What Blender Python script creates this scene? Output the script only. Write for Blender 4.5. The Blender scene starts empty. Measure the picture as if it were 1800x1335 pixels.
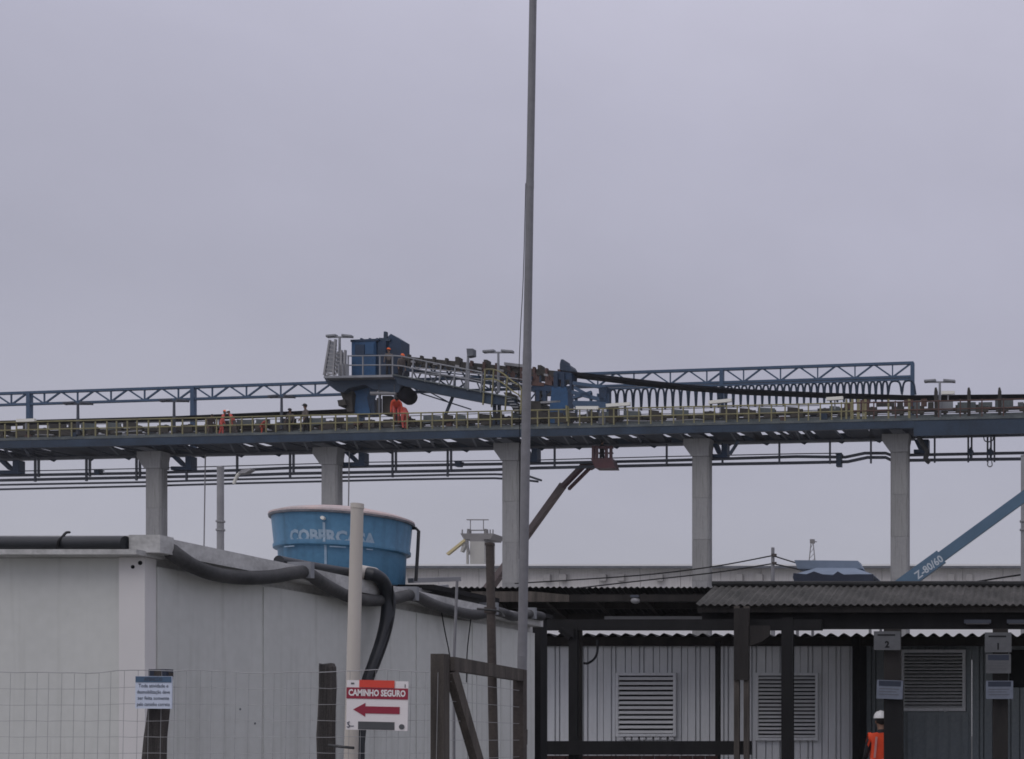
import bpy, bmesh, math, random
from mathutils import Vector, Matrix
random.seed(7)
R = math.radians
SC = bpy.context.scene
COL = SC.collection
# ------------------------------------------------------------------ camera
F, U0, V0, H = 2034.0, 1830.0, 1270.0, 1.6      # focal length in photo pixels, principal point, eye height
cam_data = bpy.data.cameras.new('camera')
cam_data.sensor_fit = 'HORIZONTAL'; cam_data.sensor_width = 36.0
cam_data.lens = F / 1800.0 * 36.0
cam_data.shift_x = (900.0 - U0) / 1800.0
cam_data.shift_y = (V0 - 667.5) / 1800.0
cam_data.clip_start = 0.1; cam_data.clip_end = 4000.0
cam = bpy.data.objects.new('camera', cam_data); COL.objects.link(cam)
cam.location = (0, 0, H); cam.rotation_euler = (R(90), 0, 0)
SC.camera = cam
# ------------------------------------------------------------------ overcast sky
SUN_EL, SUN_AZ = R(52), R(200)
world = bpy.data.worlds.new('World'); SC.world = world; world.use_nodes = True
nt = world.node_tree; nt.nodes.clear()
def wn(t): return nt.nodes.new(t)
w_out = wn('ShaderNodeOutputWorld'); w_bg = wn('ShaderNodeBackground'); w_sum = wn('ShaderNodeMixRGB')
w_sky = wn('ShaderNodeTexSky'); w_sky.sky_type = 'NISHITA'; w_sky.sun_disc = False
w_sky.sun_elevation = SUN_EL; w_sky.sun_rotation = SUN_AZ
w_sky.air_density = 1.0; w_sky.dust_density = 6.0
w_tc = wn('ShaderNodeTexCoord'); w_sep = wn('ShaderNodeSeparateXYZ'); w_ramp = wn('ShaderNodeValToRGB')
nt.links.new(w_tc.outputs['Generated'], w_sep.inputs[0])
w_no = wn('ShaderNodeTexNoise'); w_no.inputs['Scale'].default_value = 2.2; w_no.inputs['Detail'].default_value = 4
w_map = wn('ShaderNodeMapping'); w_map.inputs['Scale'].default_value = (1, 1, 2.2)
nt.links.new(w_tc.outputs['Generated'], w_map.inputs[0]); nt.links.new(w_map.outputs[0], w_no.inputs['Vector'])
w_ma = wn('ShaderNodeMath'); w_ma.operation = 'MULTIPLY_ADD'; w_ma.inputs[1].default_value = 0.16; w_ma.inputs[2].default_value = -0.08
nt.links.new(w_no.outputs['Fac'], w_ma.inputs[0])
w_ad = wn('ShaderNodeMath'); w_ad.operation = 'ADD'
nt.links.new(w_sep.outputs['Z'], w_ad.inputs[0]); nt.links.new(w_ma.outputs[0], w_ad.inputs[1])
nt.links.new(w_ad.outputs[0], w_ramp.inputs[0])
cr = w_ramp.color_ramp
SKY_GAIN = 11.0                                   # cloud radiance relative to the Background strength
def sk(c): return (c[0], c[1], c[2], 1)
cr.elements[0].position = 0.0; cr.elements[0].color = sk((0.480, 0.487, 0.530))
cr.elements[1].position = 1.0; cr.elements[1].color = sk((0.74, 0.735, 0.83))
for p_, c_ in ((0.14, (0.425, 0.428, 0.497)), (0.28, (0.415, 0.416, 0.507)), (0.42, (0.466, 0.463, 0.57)), (0.54, (0.563, 0.556, 0.675))):
    e_ = cr.elements.new(p_); e_.color = sk(c_)
w_n2 = wn('ShaderNodeTexNoise'); w_n2.inputs['Scale'].default_value = 3.1; w_n2.inputs['Detail'].default_value = 5; w_n2.inputs['Roughness'].default_value = 0.55
w_m2 = wn('ShaderNodeMapping'); w_m2.inputs['Scale'].default_value = (1, 1, 1.8); w_m2.inputs['Location'].default_value = (3.1, 0.4, 0.7)
nt.links.new(w_tc.outputs['Generated'], w_m2.inputs[0]); nt.links.new(w_m2.outputs[0], w_n2.inputs['Vector'])
w_mr = wn('ShaderNodeMapRange'); w_mr.inputs['From Min'].default_value = 0.3; w_mr.inputs['From Max'].default_value = 0.7; w_mr.inputs['To Min'].default_value = 0.95; w_mr.inputs['To Max'].default_value = 1.06
nt.links.new(w_n2.outputs['Fac'], w_mr.inputs['Value'])
w_cl = wn('ShaderNodeVectorMath'); w_cl.operation = 'SCALE'; nt.links.new(w_ramp.outputs[0], w_cl.inputs[0]); nt.links.new(w_mr.outputs[0], w_cl.inputs['Scale'])
w_gain = wn('ShaderNodeVectorMath'); w_gain.operation = 'SCALE'; w_gain.inputs['Scale'].default_value = SKY_GAIN
nt.links.new(w_cl.outputs[0], w_gain.inputs[0])
w_sum.inputs['Fac'].default_value = 0.95
nt.links.new(w_sky.outputs[0], w_sum.inputs['Color1']); nt.links.new(w_gain.outputs[0], w_sum.inputs['Color2'])
nt.links.new(w_sum.outputs[0], w_bg.inputs['Color']); w_bg.inputs['Strength'].default_value = 0.09
nt.links.new(w_bg.outputs[0], w_out.inputs['Surface'])
sun_d = bpy.data.lights.new('sun', 'SUN'); sun_d.energy = 0.55; sun_d.angle = R(40); sun_d.color = (1, 0.97, 0.93)
sun = bpy.data.objects.new('sun', sun_d); COL.objects.link(sun)
sun.location = (0, 0, 60)
sun.rotation_euler = (R(90) - SUN_EL, 0, R(180) - SUN_AZ)
vs = SC.view_settings
SC.display_settings.display_device = 'sRGB'
vs.view_transform = 'Standard'; vs.look = 'None'; vs.gamma = 1.0; vs.use_curve_mapping = False; vs.exposure = 0.0
SC.cycles.filter_width = 1.7; SC.cycles.max_bounces = 8; SC.cycles.diffuse_bounces = 5; SC.cycles.volume_bounces = 2

# ------------------------------------------------------------------ helpers
Z = Vector((0, 0, 1))
def P(u, v, Y): return Vector(((u - U0) * Y / F, Y, H + (V0 - v) * Y / F))
# front plane of the conveyor bridge, in plan
_A = P(0, 0, 78.4); _B = P(1800, 0, 72.0)
A2 = Vector((_A.x, _A.y, 0)); D = Vector((_B.x - _A.x, _B.y - _A.y, 0)); LEN = D.length; D.normalize()
N = Vector((-D.y, D.x, 0)); ALPHA = math.atan2(D.y, D.x)
def C(u, v, off=0.0):
    r = (u - U0) / F
    Y = (off + N.dot(A2)) / (N.x * r + N.y)
    return P(u, v, Y)
def Sx(u, v, X): return P(u, v, F * X / (u - U0))           # a pixel on the plane X = const
def CV(a, b, u): return a + (b - a) * u / 1800.0

class MB:
    def __init__(s): s.v = []; s.f = []; s.m = []
    def add(s, vs_, fs, m=0):
        b = len(s.v); s.v += [Vector(p) for p in vs_]; s.f += [[i + b for i in f] for f in fs]; s.m += [m] * len(fs); return s
    def prism(s, pts, ext, m=0):
        n = len(pts); pts = [Vector(p) for p in pts]; ext = Vector(ext)
        fs = [list(range(n)), list(range(2 * n - 1, n - 1, -1))] + [[i, (i + 1) % n, (i + 1) % n + n, i + n] for i in range(n)]
        return s.add(pts + [p + ext for p in pts], fs, m)
    def box(s, c, size, rz=0.0, m=0):
        hx, hy, hz = size[0] / 2, size[1] / 2, size[2] / 2; ca, sa = math.cos(rz), math.sin(rz)
        vs_ = []
        for dz in (-hz, hz):
            for dx, dy in ((-hx, -hy), (hx, -hy), (hx, hy), (-hx, hy)):
                vs_.append(Vector(c) + Vector((dx * ca - dy * sa, dx * sa + dy * ca, dz)))
        return s.add(vs_, [[0, 3, 2, 1], [4, 5, 6, 7], [0, 1, 5, 4], [1, 2, 6, 5], [2, 3, 7, 6], [3, 0, 4, 7]], m)
    def beam(s, p, q, w, h, up=Z, m=0):
        p = Vector(p); q = Vector(q); t = (q - p).normalized()
        a = t.cross(up)
        if a.length < 1e-4: a = t.cross(Vector((0, 1, 0)))
        a.normalize(); b = a.cross(t); a *= w / 2; b *= h / 2
        vs_ = [p - a - b, p + a - b, p + a + b, p - a + b, q - a - b, q + a - b, q + a + b, q - a + b]
        return s.add(vs_, [[0, 3, 2, 1], [4, 5, 6, 7], [0, 1, 5, 4], [1, 2, 6, 5], [2, 3, 7, 6], [3, 0, 4, 7]], m)
    def tube(s, pts, r, n=8, m=0):
        pts = [Vector(p) for p in pts]; k = len(pts)
        rs = r if isinstance(r, (list, tuple)) else [r] * k
        tan = []
        for i in range(k):
            t = (pts[min(i + 1, k - 1)] - pts[max(i - 1, 0)]); tan.append(t.normalized())
        a = tan[0].cross(Z)
        if a.length < 1e-3: a = tan[0].cross(Vector((0, 1, 0)))
        a.normalize(); vs_ = []
        for i in range(k):
            a = (a - tan[i] * a.dot(tan[i])).normalized(); b = tan[i].cross(a)
            for j in range(n):
                an = 2 * math.pi * j / n; vs_.append(pts[i] + (a * math.cos(an) + b * math.sin(an)) * rs[i])
        fs = [[i * n + j, i * n + (j + 1) % n, (i + 1) * n + (j + 1) % n, (i + 1) * n + j] for i in range(k - 1) for j in range(n)]
        fs += [list(range(n))[::-1], list(range((k - 1) * n, k * n))]
        return s.add(vs_, fs, m)
    def lathe(s, prof, c, n=32, m=0):
        c = Vector(c); vs_ = []; k = len(prof)
        for r, z in prof:
            for j in range(n):
                an = 2 * math.pi * j / n; vs_.append(c + Vector((r * math.cos(an), r * math.sin(an), z)))
        fs = [[i * n + j, i * n + (j + 1) % n, (i + 1) * n + (j + 1) % n, (i + 1) * n + j] for i in range(k - 1) for j in range(n)]
        fs += [list(range(n))[::-1], list(range((k - 1) * n, k * n))]
        return s.add(vs_, fs, m)
    def ball(s, c, r, n=10, sc=(1, 1, 1), m=0):
        k = 6; prof = [(max(1e-4, r * math.sin(math.pi * i / k)), -r * math.cos(math.pi * i / k)) for i in range(k + 1)]
        b = len(s.v); s.lathe(prof, (0, 0, 0), n, m)
        for i in range(b, len(s.v)):
            p = s.v[i]; s.v[i] = Vector((p.x * sc[0], p.y * sc[1], p.z * sc[2])) + Vector(c)
        return s

def smooth_path(pts, n=6):
    pts = [Vector(p) for p in pts]; out = []
    for i in range(len(pts) - 1):
        p0 = pts[max(i - 1, 0)]; p1 = pts[i]; p2 = pts[i + 1]; p3 = pts[min(i + 2, len(pts) - 1)]
        for j in range(n):
            t = j / n
            out.append(0.5 * ((2 * p1) + (p2 - p0) * t + (2 * p0 - 5 * p1 + 4 * p2 - p3) * t * t + (3 * p1 - p0 - 3 * p2 + p3) * t ** 3))
    out.append(pts[-1]); return out

WL = {}                                              # world position of every object
def wpos(o): return WL[o.name] if o is not None else Vector((0, 0, 0))
def mesh_of(mb, name, mats, smooth=False, origin=None):
    if origin is None:
        xs = [p.x for p in mb.v]; ys = [p.y for p in mb.v]; zs = [p.z for p in mb.v]
        origin = Vector(((min(xs) + max(xs)) / 2, (min(ys) + max(ys)) / 2, min(zs)))
    me = bpy.data.meshes.new(name)
    me.from_pydata([tuple(p - origin) for p in mb.v], [], mb.f)
    for m in (mats if isinstance(mats, (list, tuple)) else [mats]): me.materials.append(m)
    me.polygons.foreach_set('material_index', mb.m)
    bm = bmesh.new(); bm.from_mesh(me); bmesh.ops.recalc_face_normals(bm, faces=bm.faces); bm.to_mesh(me); bm.free()
    if smooth:
        for p in me.polygons: p.use_smooth = True
        me.set_sharp_from_angle(angle=R(42))
    me.update(); return me, Vector(origin)
def build(mb, name, mats, parent=None, smooth=False, origin=None):
    me, org = mesh_of(mb, name, mats, smooth, origin)
    o = bpy.data.objects.new(name, me); COL.objects.link(o); WL[o.name] = org
    o.location = org - wpos(parent)
    if parent is not None: o.parent = parent
    return o
def inst(name, me, loc, parent=None, rz=0.0):
    o = bpy.data.objects.new(name, me); COL.objects.link(o); WL[o.name] = Vector(loc)
    o.location = Vector(loc) - wpos(parent); o.rotation_euler = (0, 0, rz)
    if parent is not None: o.parent = parent
    return o
def tag(o, label, cat, group=None):
    o['label'] = label; o['category'] = cat
    if group: o['group'] = group
    return o
def thing(name, label, cat, loc, group=None):
    o = bpy.data.objects.new(name, None); COL.objects.link(o); o.empty_display_size = 0.2
    o.location = loc; WL[o.name] = Vector(loc); return tag(o, label, cat, group)
def structure(o): o['kind'] = 'structure'; return o
def copy_tree(o, loc, label=None, rz=None):
    def rec(x, par):
        c = x.copy(); COL.objects.link(c)
        if par is not None: c.parent = par
        for ch in list(x.children): rec(ch, c)
        return c
    r = rec(o, None); r.location = loc; WL[r.name] = Vector(loc)
    if label: r['label'] = label
    if rz is not None: r.rotation_euler = (0, 0, rz)
    return r

def M(name, col, rough=0.65, metal=0.0, var=0.22, scale=3.0, stretch=1.0, bump=0.0, col2=None, fine=0.0, spec=0.35, streak=0.0):
    m = bpy.data.materials.new(name); m.use_nodes = True; t = m.node_tree; b = t.nodes['Principled BSDF']
    b.inputs['Roughness'].default_value = rough; b.inputs['Metallic'].default_value = metal
    b.inputs['Specular IOR Level'].default_value = spec
    tc = t.nodes.new('ShaderNodeTexCoord'); mp = t.nodes.new('ShaderNodeMapping'); mp.inputs['Scale'].default_value = (1, 1, stretch)
    t.links.new(tc.outputs['Object'], mp.inputs[0])
    no = t.nodes.new('ShaderNodeTexNoise'); no.inputs['Scale'].default_value = scale; no.inputs['Detail'].default_value = 6; no.inputs['Roughness'].default_value = 0.62
    t.links.new(mp.outputs[0], no.inputs['Vector'])
    rp = t.nodes.new('ShaderNodeValToRGB'); rp.color_ramp.elements[0].position = 0.32; rp.color_ramp.elements[1].position = 0.68
    lo = col2 if col2 else tuple(c * (1 - var) for c in col); hi = col if col2 else tuple(min(0.9, c * (1 + var)) for c in col)
    rp.color_ramp.elements[0].color = (*lo, 1); rp.color_ramp.elements[1].color = (*hi, 1)
    t.links.new(no.outputs['Fac'], rp.inputs[0]); last = rp.outputs[0]
    if fine:
        n2 = t.nodes.new('ShaderNodeTexNoise'); n2.inputs['Scale'].default_value = scale * 14; n2.inputs['Detail'].default_value = 3
        t.links.new(tc.outputs['Object'], n2.inputs['Vector'])
        mx = t.nodes.new('ShaderNodeMixRGB'); mx.blend_type = 'OVERLAY'; mx.inputs[0].default_value = fine
        t.links.new(last, mx.inputs[1]); t.links.new(n2.outputs['Fac'], mx.inputs[2]); last = mx.outputs[0]
    if streak:                                       # rain streaks: narrow vertical runs of dirt
        m3 = t.nodes.new('ShaderNodeMapping'); m3.inputs['Scale'].default_value = (9, 9, 0.35); t.links.new(tc.outputs['Object'], m3.inputs[0])
        n3 = t.nodes.new('ShaderNodeTexNoise'); n3.inputs['Scale'].default_value = 1.6; n3.inputs['Detail'].default_value = 4; t.links.new(m3.outputs[0], n3.inputs['Vector'])
        r3 = t.nodes.new('ShaderNodeValToRGB'); r3.color_ramp.elements[0].position = 0.52; r3.color_ramp.elements[1].position = 0.74
        r3.color_ramp.elements[0].color = (1, 1, 1, 1); r3.color_ramp.elements[1].color = (1 - streak, 1 - streak, 1 - streak * 1.08, 1); t.links.new(n3.outputs['Fac'], r3.inputs[0])
        mm = t.nodes.new('ShaderNodeMixRGB'); mm.blend_type = 'MULTIPLY'; mm.inputs[0].default_value = 1; t.links.new(last, mm.inputs[1]); t.links.new(r3.outputs[0], mm.inputs[2]); last = mm.outputs[0]
    t.links.new(last, b.inputs['Base Color'])
    if bump:
        bp = t.nodes.new('ShaderNodeBump'); bp.inputs['Strength'].default_value = bump; bp.inputs['Distance'].default_value = 0.02
        nb = t.nodes.new('ShaderNodeTexNoise'); nb.inputs['Scale'].default_value = scale * 8; nb.inputs['Detail'].default_value = 5
        t.links.new(mp.outputs[0], nb.inputs['Vector']); t.links.new(nb.outputs['Fac'], bp.inputs['Height']); t.links.new(bp.outputs[0], b.inputs['Normal'])
    return m
m = {}
m['ground'] = M('damp_concrete_yard', (0.19, 0.185, 0.175), 0.9, var=0.3, scale=0.4, bump=0.4, fine=0.4)
m['white'] = M('white_painted_panel', (0.65, 0.66, 0.63), 0.6, var=0.05, scale=0.9, stretch=0.35, col2=(0.57, 0.582, 0.56), fine=0.12, bump=0.05, streak=0.13)
m['white_trim'] = M('dirty_white_trim', (0.62, 0.62, 0.61), 0.65, scale=2.4, stretch=2.0, col2=(0.34, 0.34, 0.33), fine=0.3)
m['cornerp'] = M('white_corner_paint', (0.76, 0.74, 0.73), 0.6, scale=1.2, stretch=0.3, col2=(0.66, 0.65, 0.64))
m['concrete'] = M('weathered_concrete', (0.34, 0.34, 0.34), 0.85, scale=0.5, stretch=0.3, col2=(0.27, 0.27, 0.275), fine=0.1, bump=0.06, streak=0.35)
m['concrete2'] = M('stained_concrete', (0.315, 0.315, 0.312), 0.85, scale=0.7, stretch=0.25, col2=(0.24, 0.24, 0.24), fine=0.1, bump=0.06, streak=0.4)
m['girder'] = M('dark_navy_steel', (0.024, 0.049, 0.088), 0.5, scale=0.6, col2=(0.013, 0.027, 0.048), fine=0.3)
m['flange'] = M('grey_steel_flange', (0.16, 0.17, 0.19), 0.6, scale=0.8, col2=(0.09, 0.10, 0.12))
m['truss'] = M('slate_blue_steel', (0.055, 0.105, 0.185), 0.55, scale=0.7, col2=(0.042, 0.078, 0.135))
m['blue'] = M('cobalt_painted_steel', (0.022, 0.095, 0.22), 0.5, scale=0.7, col2=(0.014, 0.055, 0.125), fine=0.25)
m['underside'] = M('shaded_blue_plate', (0.014, 0.026, 0.048), 0.6, scale=0.8, col2=(0.007, 0.013, 0.024), fine=0.3, spec=0.15)  # girder blue darkened, so the underside's shade is in the colour
m['blue_dark'] = M('dark_blue_steel', (0.016, 0.045, 0.10), 0.55, scale=0.9, col2=(0.010, 0.024, 0.05), fine=0.3)
m['yellow'] = M('faded_yellow_rail_paint', (0.31, 0.285, 0.125), 0.6, scale=0.9, col2=(0.17, 0.155, 0.095), fine=0.3)
m['greyrail'] = M('galvanised_rail', (0.30, 0.31, 0.33), 0.5, scale=1.0, col2=(0.2, 0.21, 0.23))
m['deck'] = M('dusty_deck_grating', (0.15, 0.17, 0.17), 0.8, scale=0.9, col2=(0.07, 0.085, 0.09), fine=0.4)
m['belt'] = M('black_rubber_belt', (0.011, 0.012, 0.017), 0.9, var=0.25, scale=1.0, spec=0.1)
m['idler'] = M('brown_grey_frame', (0.062, 0.055, 0.046), 0.7, scale=0.9, col2=(0.022, 0.021, 0.02), fine=0.3)
m['rust'] = M('reddish_rusted_steel', (0.13, 0.068, 0.055), 0.75, scale=0.9, col2=(0.06, 0.038, 0.035), fine=0.35)
m['pipe'] = M('grey_blue_pipe', (0.075, 0.085, 0.11), 0.5, scale=0.8, col2=(0.052, 0.06, 0.078))
m['palepipe'] = M('pale_grey_metal', (0.34, 0.34, 0.35), 0.5, scale=1.2, col2=(0.24, 0.24, 0.25))
m['lamp'] = M('white_lamp_tube', (0.8, 0.79, 0.72), 0.4, var=0.03, scale=3)
m['maroon'] = M('maroon_lift_paint', (0.095, 0.034, 0.040), 0.5, scale=0.8, col2=(0.06, 0.028, 0.032))
m['grey_boom'] = M('grey_brown_boom', (0.20, 0.155, 0.15), 0.55, scale=0.5, col2=(0.13, 0.105, 0.10))
m['liftblue'] = M('pale_blue_lift_paint', (0.10, 0.175, 0.26), 0.5, scale=0.5, col2=(0.08, 0.14, 0.205))
m['letter'] = M('white_lettering', (0.5, 0.55, 0.6), 0.6, var=0.04)
m['tank'] = M('blue_polyethylene', (0.085, 0.215, 0.345), 0.45, scale=1.6, stretch=0.6, col2=(0.062, 0.165, 0.275), fine=0.2, streak=0.25)
m['tanklid'] = M('faded_pinkish_lid', (0.60, 0.47, 0.44), 0.7, scale=3.0, col2=(0.42, 0.37, 0.37), fine=0.3)
m['tankrim'] = M('dirty_blue_rim', (0.22, 0.22, 0.24), 0.6, scale=5, col2=(0.10, 0.11, 0.13), fine=0.4)
m['faded_letter'] = M('worn_white_lettering', (0.38, 0.47, 0.56), 0.6, scale=9, col2=(0.20, 0.31, 0.42))
m['hose'] = M('black_rubber_hose', (0.020, 0.023, 0.028), 0.42, var=0.3, scale=2.5, spec=0.45)
m['greyhose'] = M('dusty_grey_hose', (0.085, 0.085, 0.085), 0.65, scale=2.6, col2=(0.030, 0.031, 0.033), fine=0.4)
m['pvc'] = M('cream_pvc', (0.62, 0.58, 0.52), 0.5, scale=1.2, stretch=0.4, col2=(0.52, 0.48, 0.43))
m['mast'] = M('grey_galvanised_mast', (0.25, 0.25, 0.265), 0.5, scale=1.5, stretch=0.25, col2=(0.17, 0.17, 0.18), fine=0.2)
m['rustpole'] = M('rusty_brown_pole', (0.085, 0.07, 0.062), 0.7, scale=3.0, stretch=0.5, col2=(0.04, 0.034, 0.032), fine=0.4)
m['wood'] = M('weathered_dark_wood', (0.105, 0.095, 0.088), 0.9, scale=9.0, stretch=0.07, col2=(0.028, 0.026, 0.026), fine=0.5, bump=0.8)
m['wood_brown'] = M('brown_gate_wood', (0.125, 0.108, 0.094), 0.85, scale=9.0, stretch=0.09, col2=(0.045, 0.04, 0.036), fine=0.4, bump=0.6)
m['wood_black'] = M('black_stained_wood', (0.013, 0.013, 0.014), 0.85, scale=4.0, stretch=0.2, col2=(0.007, 0.007, 0.008), fine=0.3)
m['shedwood'] = M('dark_shed_timber', (0.034, 0.030, 0.028), 0.85, scale=4.0, stretch=0.2, col2=(0.015, 0.014, 0.014), fine=0.4)
m['fibre'] = M('mossy_fibre_cement', (0.105, 0.10, 0.095), 0.9, scale=2.2, col2=(0.040, 0.040, 0.037), fine=0.5, bump=0.2)
m['tin'] = M('dark_roof_tin', (0.030, 0.031, 0.032), 0.8, scale=1.4, col2=(0.015, 0.016, 0.016), fine=0.4)
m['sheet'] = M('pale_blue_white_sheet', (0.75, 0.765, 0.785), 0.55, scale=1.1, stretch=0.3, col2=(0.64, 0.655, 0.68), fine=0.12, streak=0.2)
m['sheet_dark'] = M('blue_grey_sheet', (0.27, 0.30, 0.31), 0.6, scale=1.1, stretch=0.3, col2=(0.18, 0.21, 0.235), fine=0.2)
m['louvre'] = M('grey_louvre_blade', (0.80, 0.81, 0.82), 0.55, scale=2, col2=(0.70, 0.71, 0.72))
m['void'] = M('unlit_interior', (0.012, 0.013, 0.015), 0.9, var=0.1)
m['cladding'] = M('grey_warehouse_cladding', (0.72, 0.70, 0.68), 0.8, scale=0.12, stretch=0.3, col2=(0.60, 0.585, 0.57), streak=0.25)
m['ventgrey'] = M('grey_vent_box', (0.42, 0.41, 0.40), 0.8, scale=0.5, col2=(0.35, 0.34, 0.335))
m['ridge'] = M('pale_warehouse_roof', (0.52, 0.52, 0.50), 0.8, scale=0.10, col2=(0.43, 0.43, 0.42))
m['lowclad'] = M('bright_gap_cladding', (0.82, 0.82, 0.83), 0.7, var=0.05, scale=0.1)  # whitened to imitate the sky-bright gap beneath the shed eave
m['crane'] = M('hazy_pale_steel', (0.50, 0.49, 0.45), 0.7, scale=0.2, col2=(0.42, 0.41, 0.38))
m['crane_dark'] = M('grey_crane_steel', (0.22, 0.21, 0.205), 0.7, scale=0.2, col2=(0.17, 0.16, 0.16))
m['crane_yellow'] = M('pale_yellow_boom', (0.62, 0.52, 0.26), 0.7, var=0.1, scale=0.2)
m['canopy'] = M('blue_grey_tarp', (0.20, 0.25, 0.33), 0.7, scale=2, col2=(0.15, 0.19, 0.25))
m['canopy_dark'] = M('navy_tarp_valance', (0.040, 0.050, 0.075), 0.8, scale=2, col2=(0.03, 0.036, 0.055))
m['signwhite'] = M('white_sign_board', (0.80, 0.76, 0.76), 0.5, var=0.03, scale=6)
m['signred'] = M('dark_red_print', (0.30, 0.028, 0.055), 0.5, var=0.08, scale=5)
m['signorange'] = M('orange_red_tape', (0.72, 0.075, 0.05), 0.45, var=0.1, scale=5)
m['signgrey'] = M('grey_print', (0.085, 0.088, 0.095), 0.6, var=0.1, scale=5)
m['signpaper'] = M('pale_blue_white_paper', (0.60, 0.66, 0.78), 0.6, var=0.04, scale=6)
m['signblue'] = M('slate_blue_print', (0.075, 0.13, 0.21), 0.6, var=0.1, scale=8)
m['ink'] = M('dark_ink', (0.07, 0.085, 0.12), 0.7, var=0.1, scale=8)
m['papergrey'] = M('grey_notice_paper', (0.11, 0.114, 0.122), 0.8, var=0.15, scale=6)
m['paperblue'] = M('blue_white_notice', (0.16, 0.18, 0.225), 0.8, var=0.15, scale=6)
m['wire'] = M('galvanised_wire', (0.36, 0.36, 0.365), 0.5, var=0.2, scale=4)
m['orange'] = M('orange_workwear', (0.80, 0.11, 0.05), 0.8, scale=4, col2=(0.62, 0.08, 0.04))
m['pinkred'] = M('faded_red_workwear', (0.75, 0.15, 0.12), 0.8, scale=4, col2=(0.52, 0.10, 0.085))
m['vest'] = M('hi_vis_orange_vest', (0.90, 0.10, 0.03), 0.65, scale=7, col2=(0.78, 0.07, 0.025))
m['vestband'] = M('grey_reflective_band', (0.62, 0.30, 0.28), 0.4, var=0.1, scale=7)
m['darkcloth'] = M('dark_workwear', (0.035, 0.034, 0.038), 0.85, scale=5, col2=(0.02, 0.02, 0.024))
m['browncloth'] = M('khaki_workwear', (0.16, 0.135, 0.12), 0.85, scale=4, col2=(0.10, 0.085, 0.08))
m['skin'] = M('skin', (0.28, 0.16, 0.11), 0.6, var=0.1, scale=9)
m['hair'] = M('dark_hair', (0.02, 0.016, 0.014), 0.7, var=0.2, scale=20)
m['boot'] = M('black_boot', (0.02, 0.02, 0.02), 0.6, var=0.2, scale=5)
m['helmet'] = M('white_hard_hat', (0.86, 0.86, 0.86), 0.35, var=0.02, scale=4)
m['helmet_or'] = M('orange_hard_hat', (0.9, 0.16, 0.03), 0.4, var=0.05, scale=4)
m['brickred'] = M('dark_red_board', (0.055, 0.028, 0.025), 0.9, scale=3, col2=(0.028, 0.018, 0.017), fine=0.3)

def text_geo(body, size, bold=0.0):
    cu = bpy.data.curves.new('t', 'FONT'); cu.body = body; cu.size = size; cu.align_x = 'CENTER'; cu.align_y = 'CENTER'
    cu.resolution_u = 2; cu.offset = bold
    o = bpy.data.objects.new('t', cu); COL.objects.link(o)
    dg = bpy.context.evaluated_depsgraph_get(); me = bpy.data.meshes.new_from_object(o.evaluated_get(dg))
    vs_ = [(v.co.x, v.co.y) for v in me.vertices]; fs = [list(p.vertices) for p in me.polygons]
    bpy.data.objects.remove(o); bpy.data.curves.remove(cu); bpy.data.meshes.remove(me)
    return vs_, fs
def text_part(name, body, size, mapf, mat, parent, bold=0.0, width=None):
    vs_, fs = text_geo(body, size, bold)
    if width:
        w = max(x for x, y in vs_) - min(x for x, y in vs_); k = width / w; vs_ = [(x * k, y) for x, y in vs_]
    mb = MB(); mb.add([mapf(x, y) for x, y in vs_], fs)
    return build(mb, name, mat, parent)

# ------------------------------------------------------------------ ground
structure(build(MB().add([(-1500, -60, 0), (1500, -60, 0), (1500, 3000, 0), (-1500, 3000, 0)], [[0, 1, 2, 3]]), 'ground', m['ground']))

# ------------------------------------------------------------------ conveyor bridge
ZD = C(0, 773).z
bridge = thing('conveyor_bridge', 'long elevated conveyor bridge with dark steel girder and yellow handrails crossing the photo', 'conveyor', Vector((A2.x + D.x * 35, A2.y + D.y * 35, ZD - 1.5)))
def top(u): return CV(773, 733, u)
def bot(u): return CV(808, 767, u)
def gv(u, t): return top(u) + (bot(u) - top(u)) * t
def band(u0, u1, t0, t1, o0, o1, name, mat, par=bridge):
    return build(MB().prism([C(u0, gv(u0, t0), o0), C(u1, gv(u1, t0), o0), C(u1, gv(u1, t1), o0), C(u0, gv(u0, t1), o0)], N * (o1 - o0)), name, mat, par)
band(-60, 1606, 0.06, 0.44, 0.0, 0.25, 'girder_chord', m['girder'])
band(-60, 1606, 0.63, 0.93, 2.95, 3.2, 'girder_chord', m['girder'])
band(-60, 1606, 0.93, 1.03, 2.85, 3.25, 'girder_flange', m['flange'])
band(1606, 1880, 0.05, 0.86, 0.02, 0.25, 'girder_plate', m['girder'])
band(1606, 1880, 0.60, 0.97, 2.95, 3.2, 'girder_plate', m['girder'])
band(-60, 1880, -0.06, 0.06, -0.03, 0.0, 'toe_board', m['deck'])
ZU = C(0, gv(0, 0.42), 0.1).z
u = -60.0
while u < 1860:                                       # plates and lacing of the bottom bracing, seen from below
    wv = random.choice((8, 14, 22, 30, 40)); u2 = u + wv
    a = C(u, 0, 0.25); b = C(u2, 0, 0.25); a.z = b.z = ZU
    sk_ = D * random.choice((-0.5, 0.0, 0.0, 0.5))
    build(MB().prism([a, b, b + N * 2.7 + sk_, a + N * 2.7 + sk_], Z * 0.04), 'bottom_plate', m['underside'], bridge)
    g = random.choice((3, 5, 8, 11, 17))
    if g > 7:
        c = C(u2, 0, 0.3); d = C(u2 + g, 0, 2.9); c.z = d.z = ZU + 0.03
        build(MB().beam(c, d, 0.12, 0.08), 'lacing_bar', m['girder'], bridge)
    u = u2 + g
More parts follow.
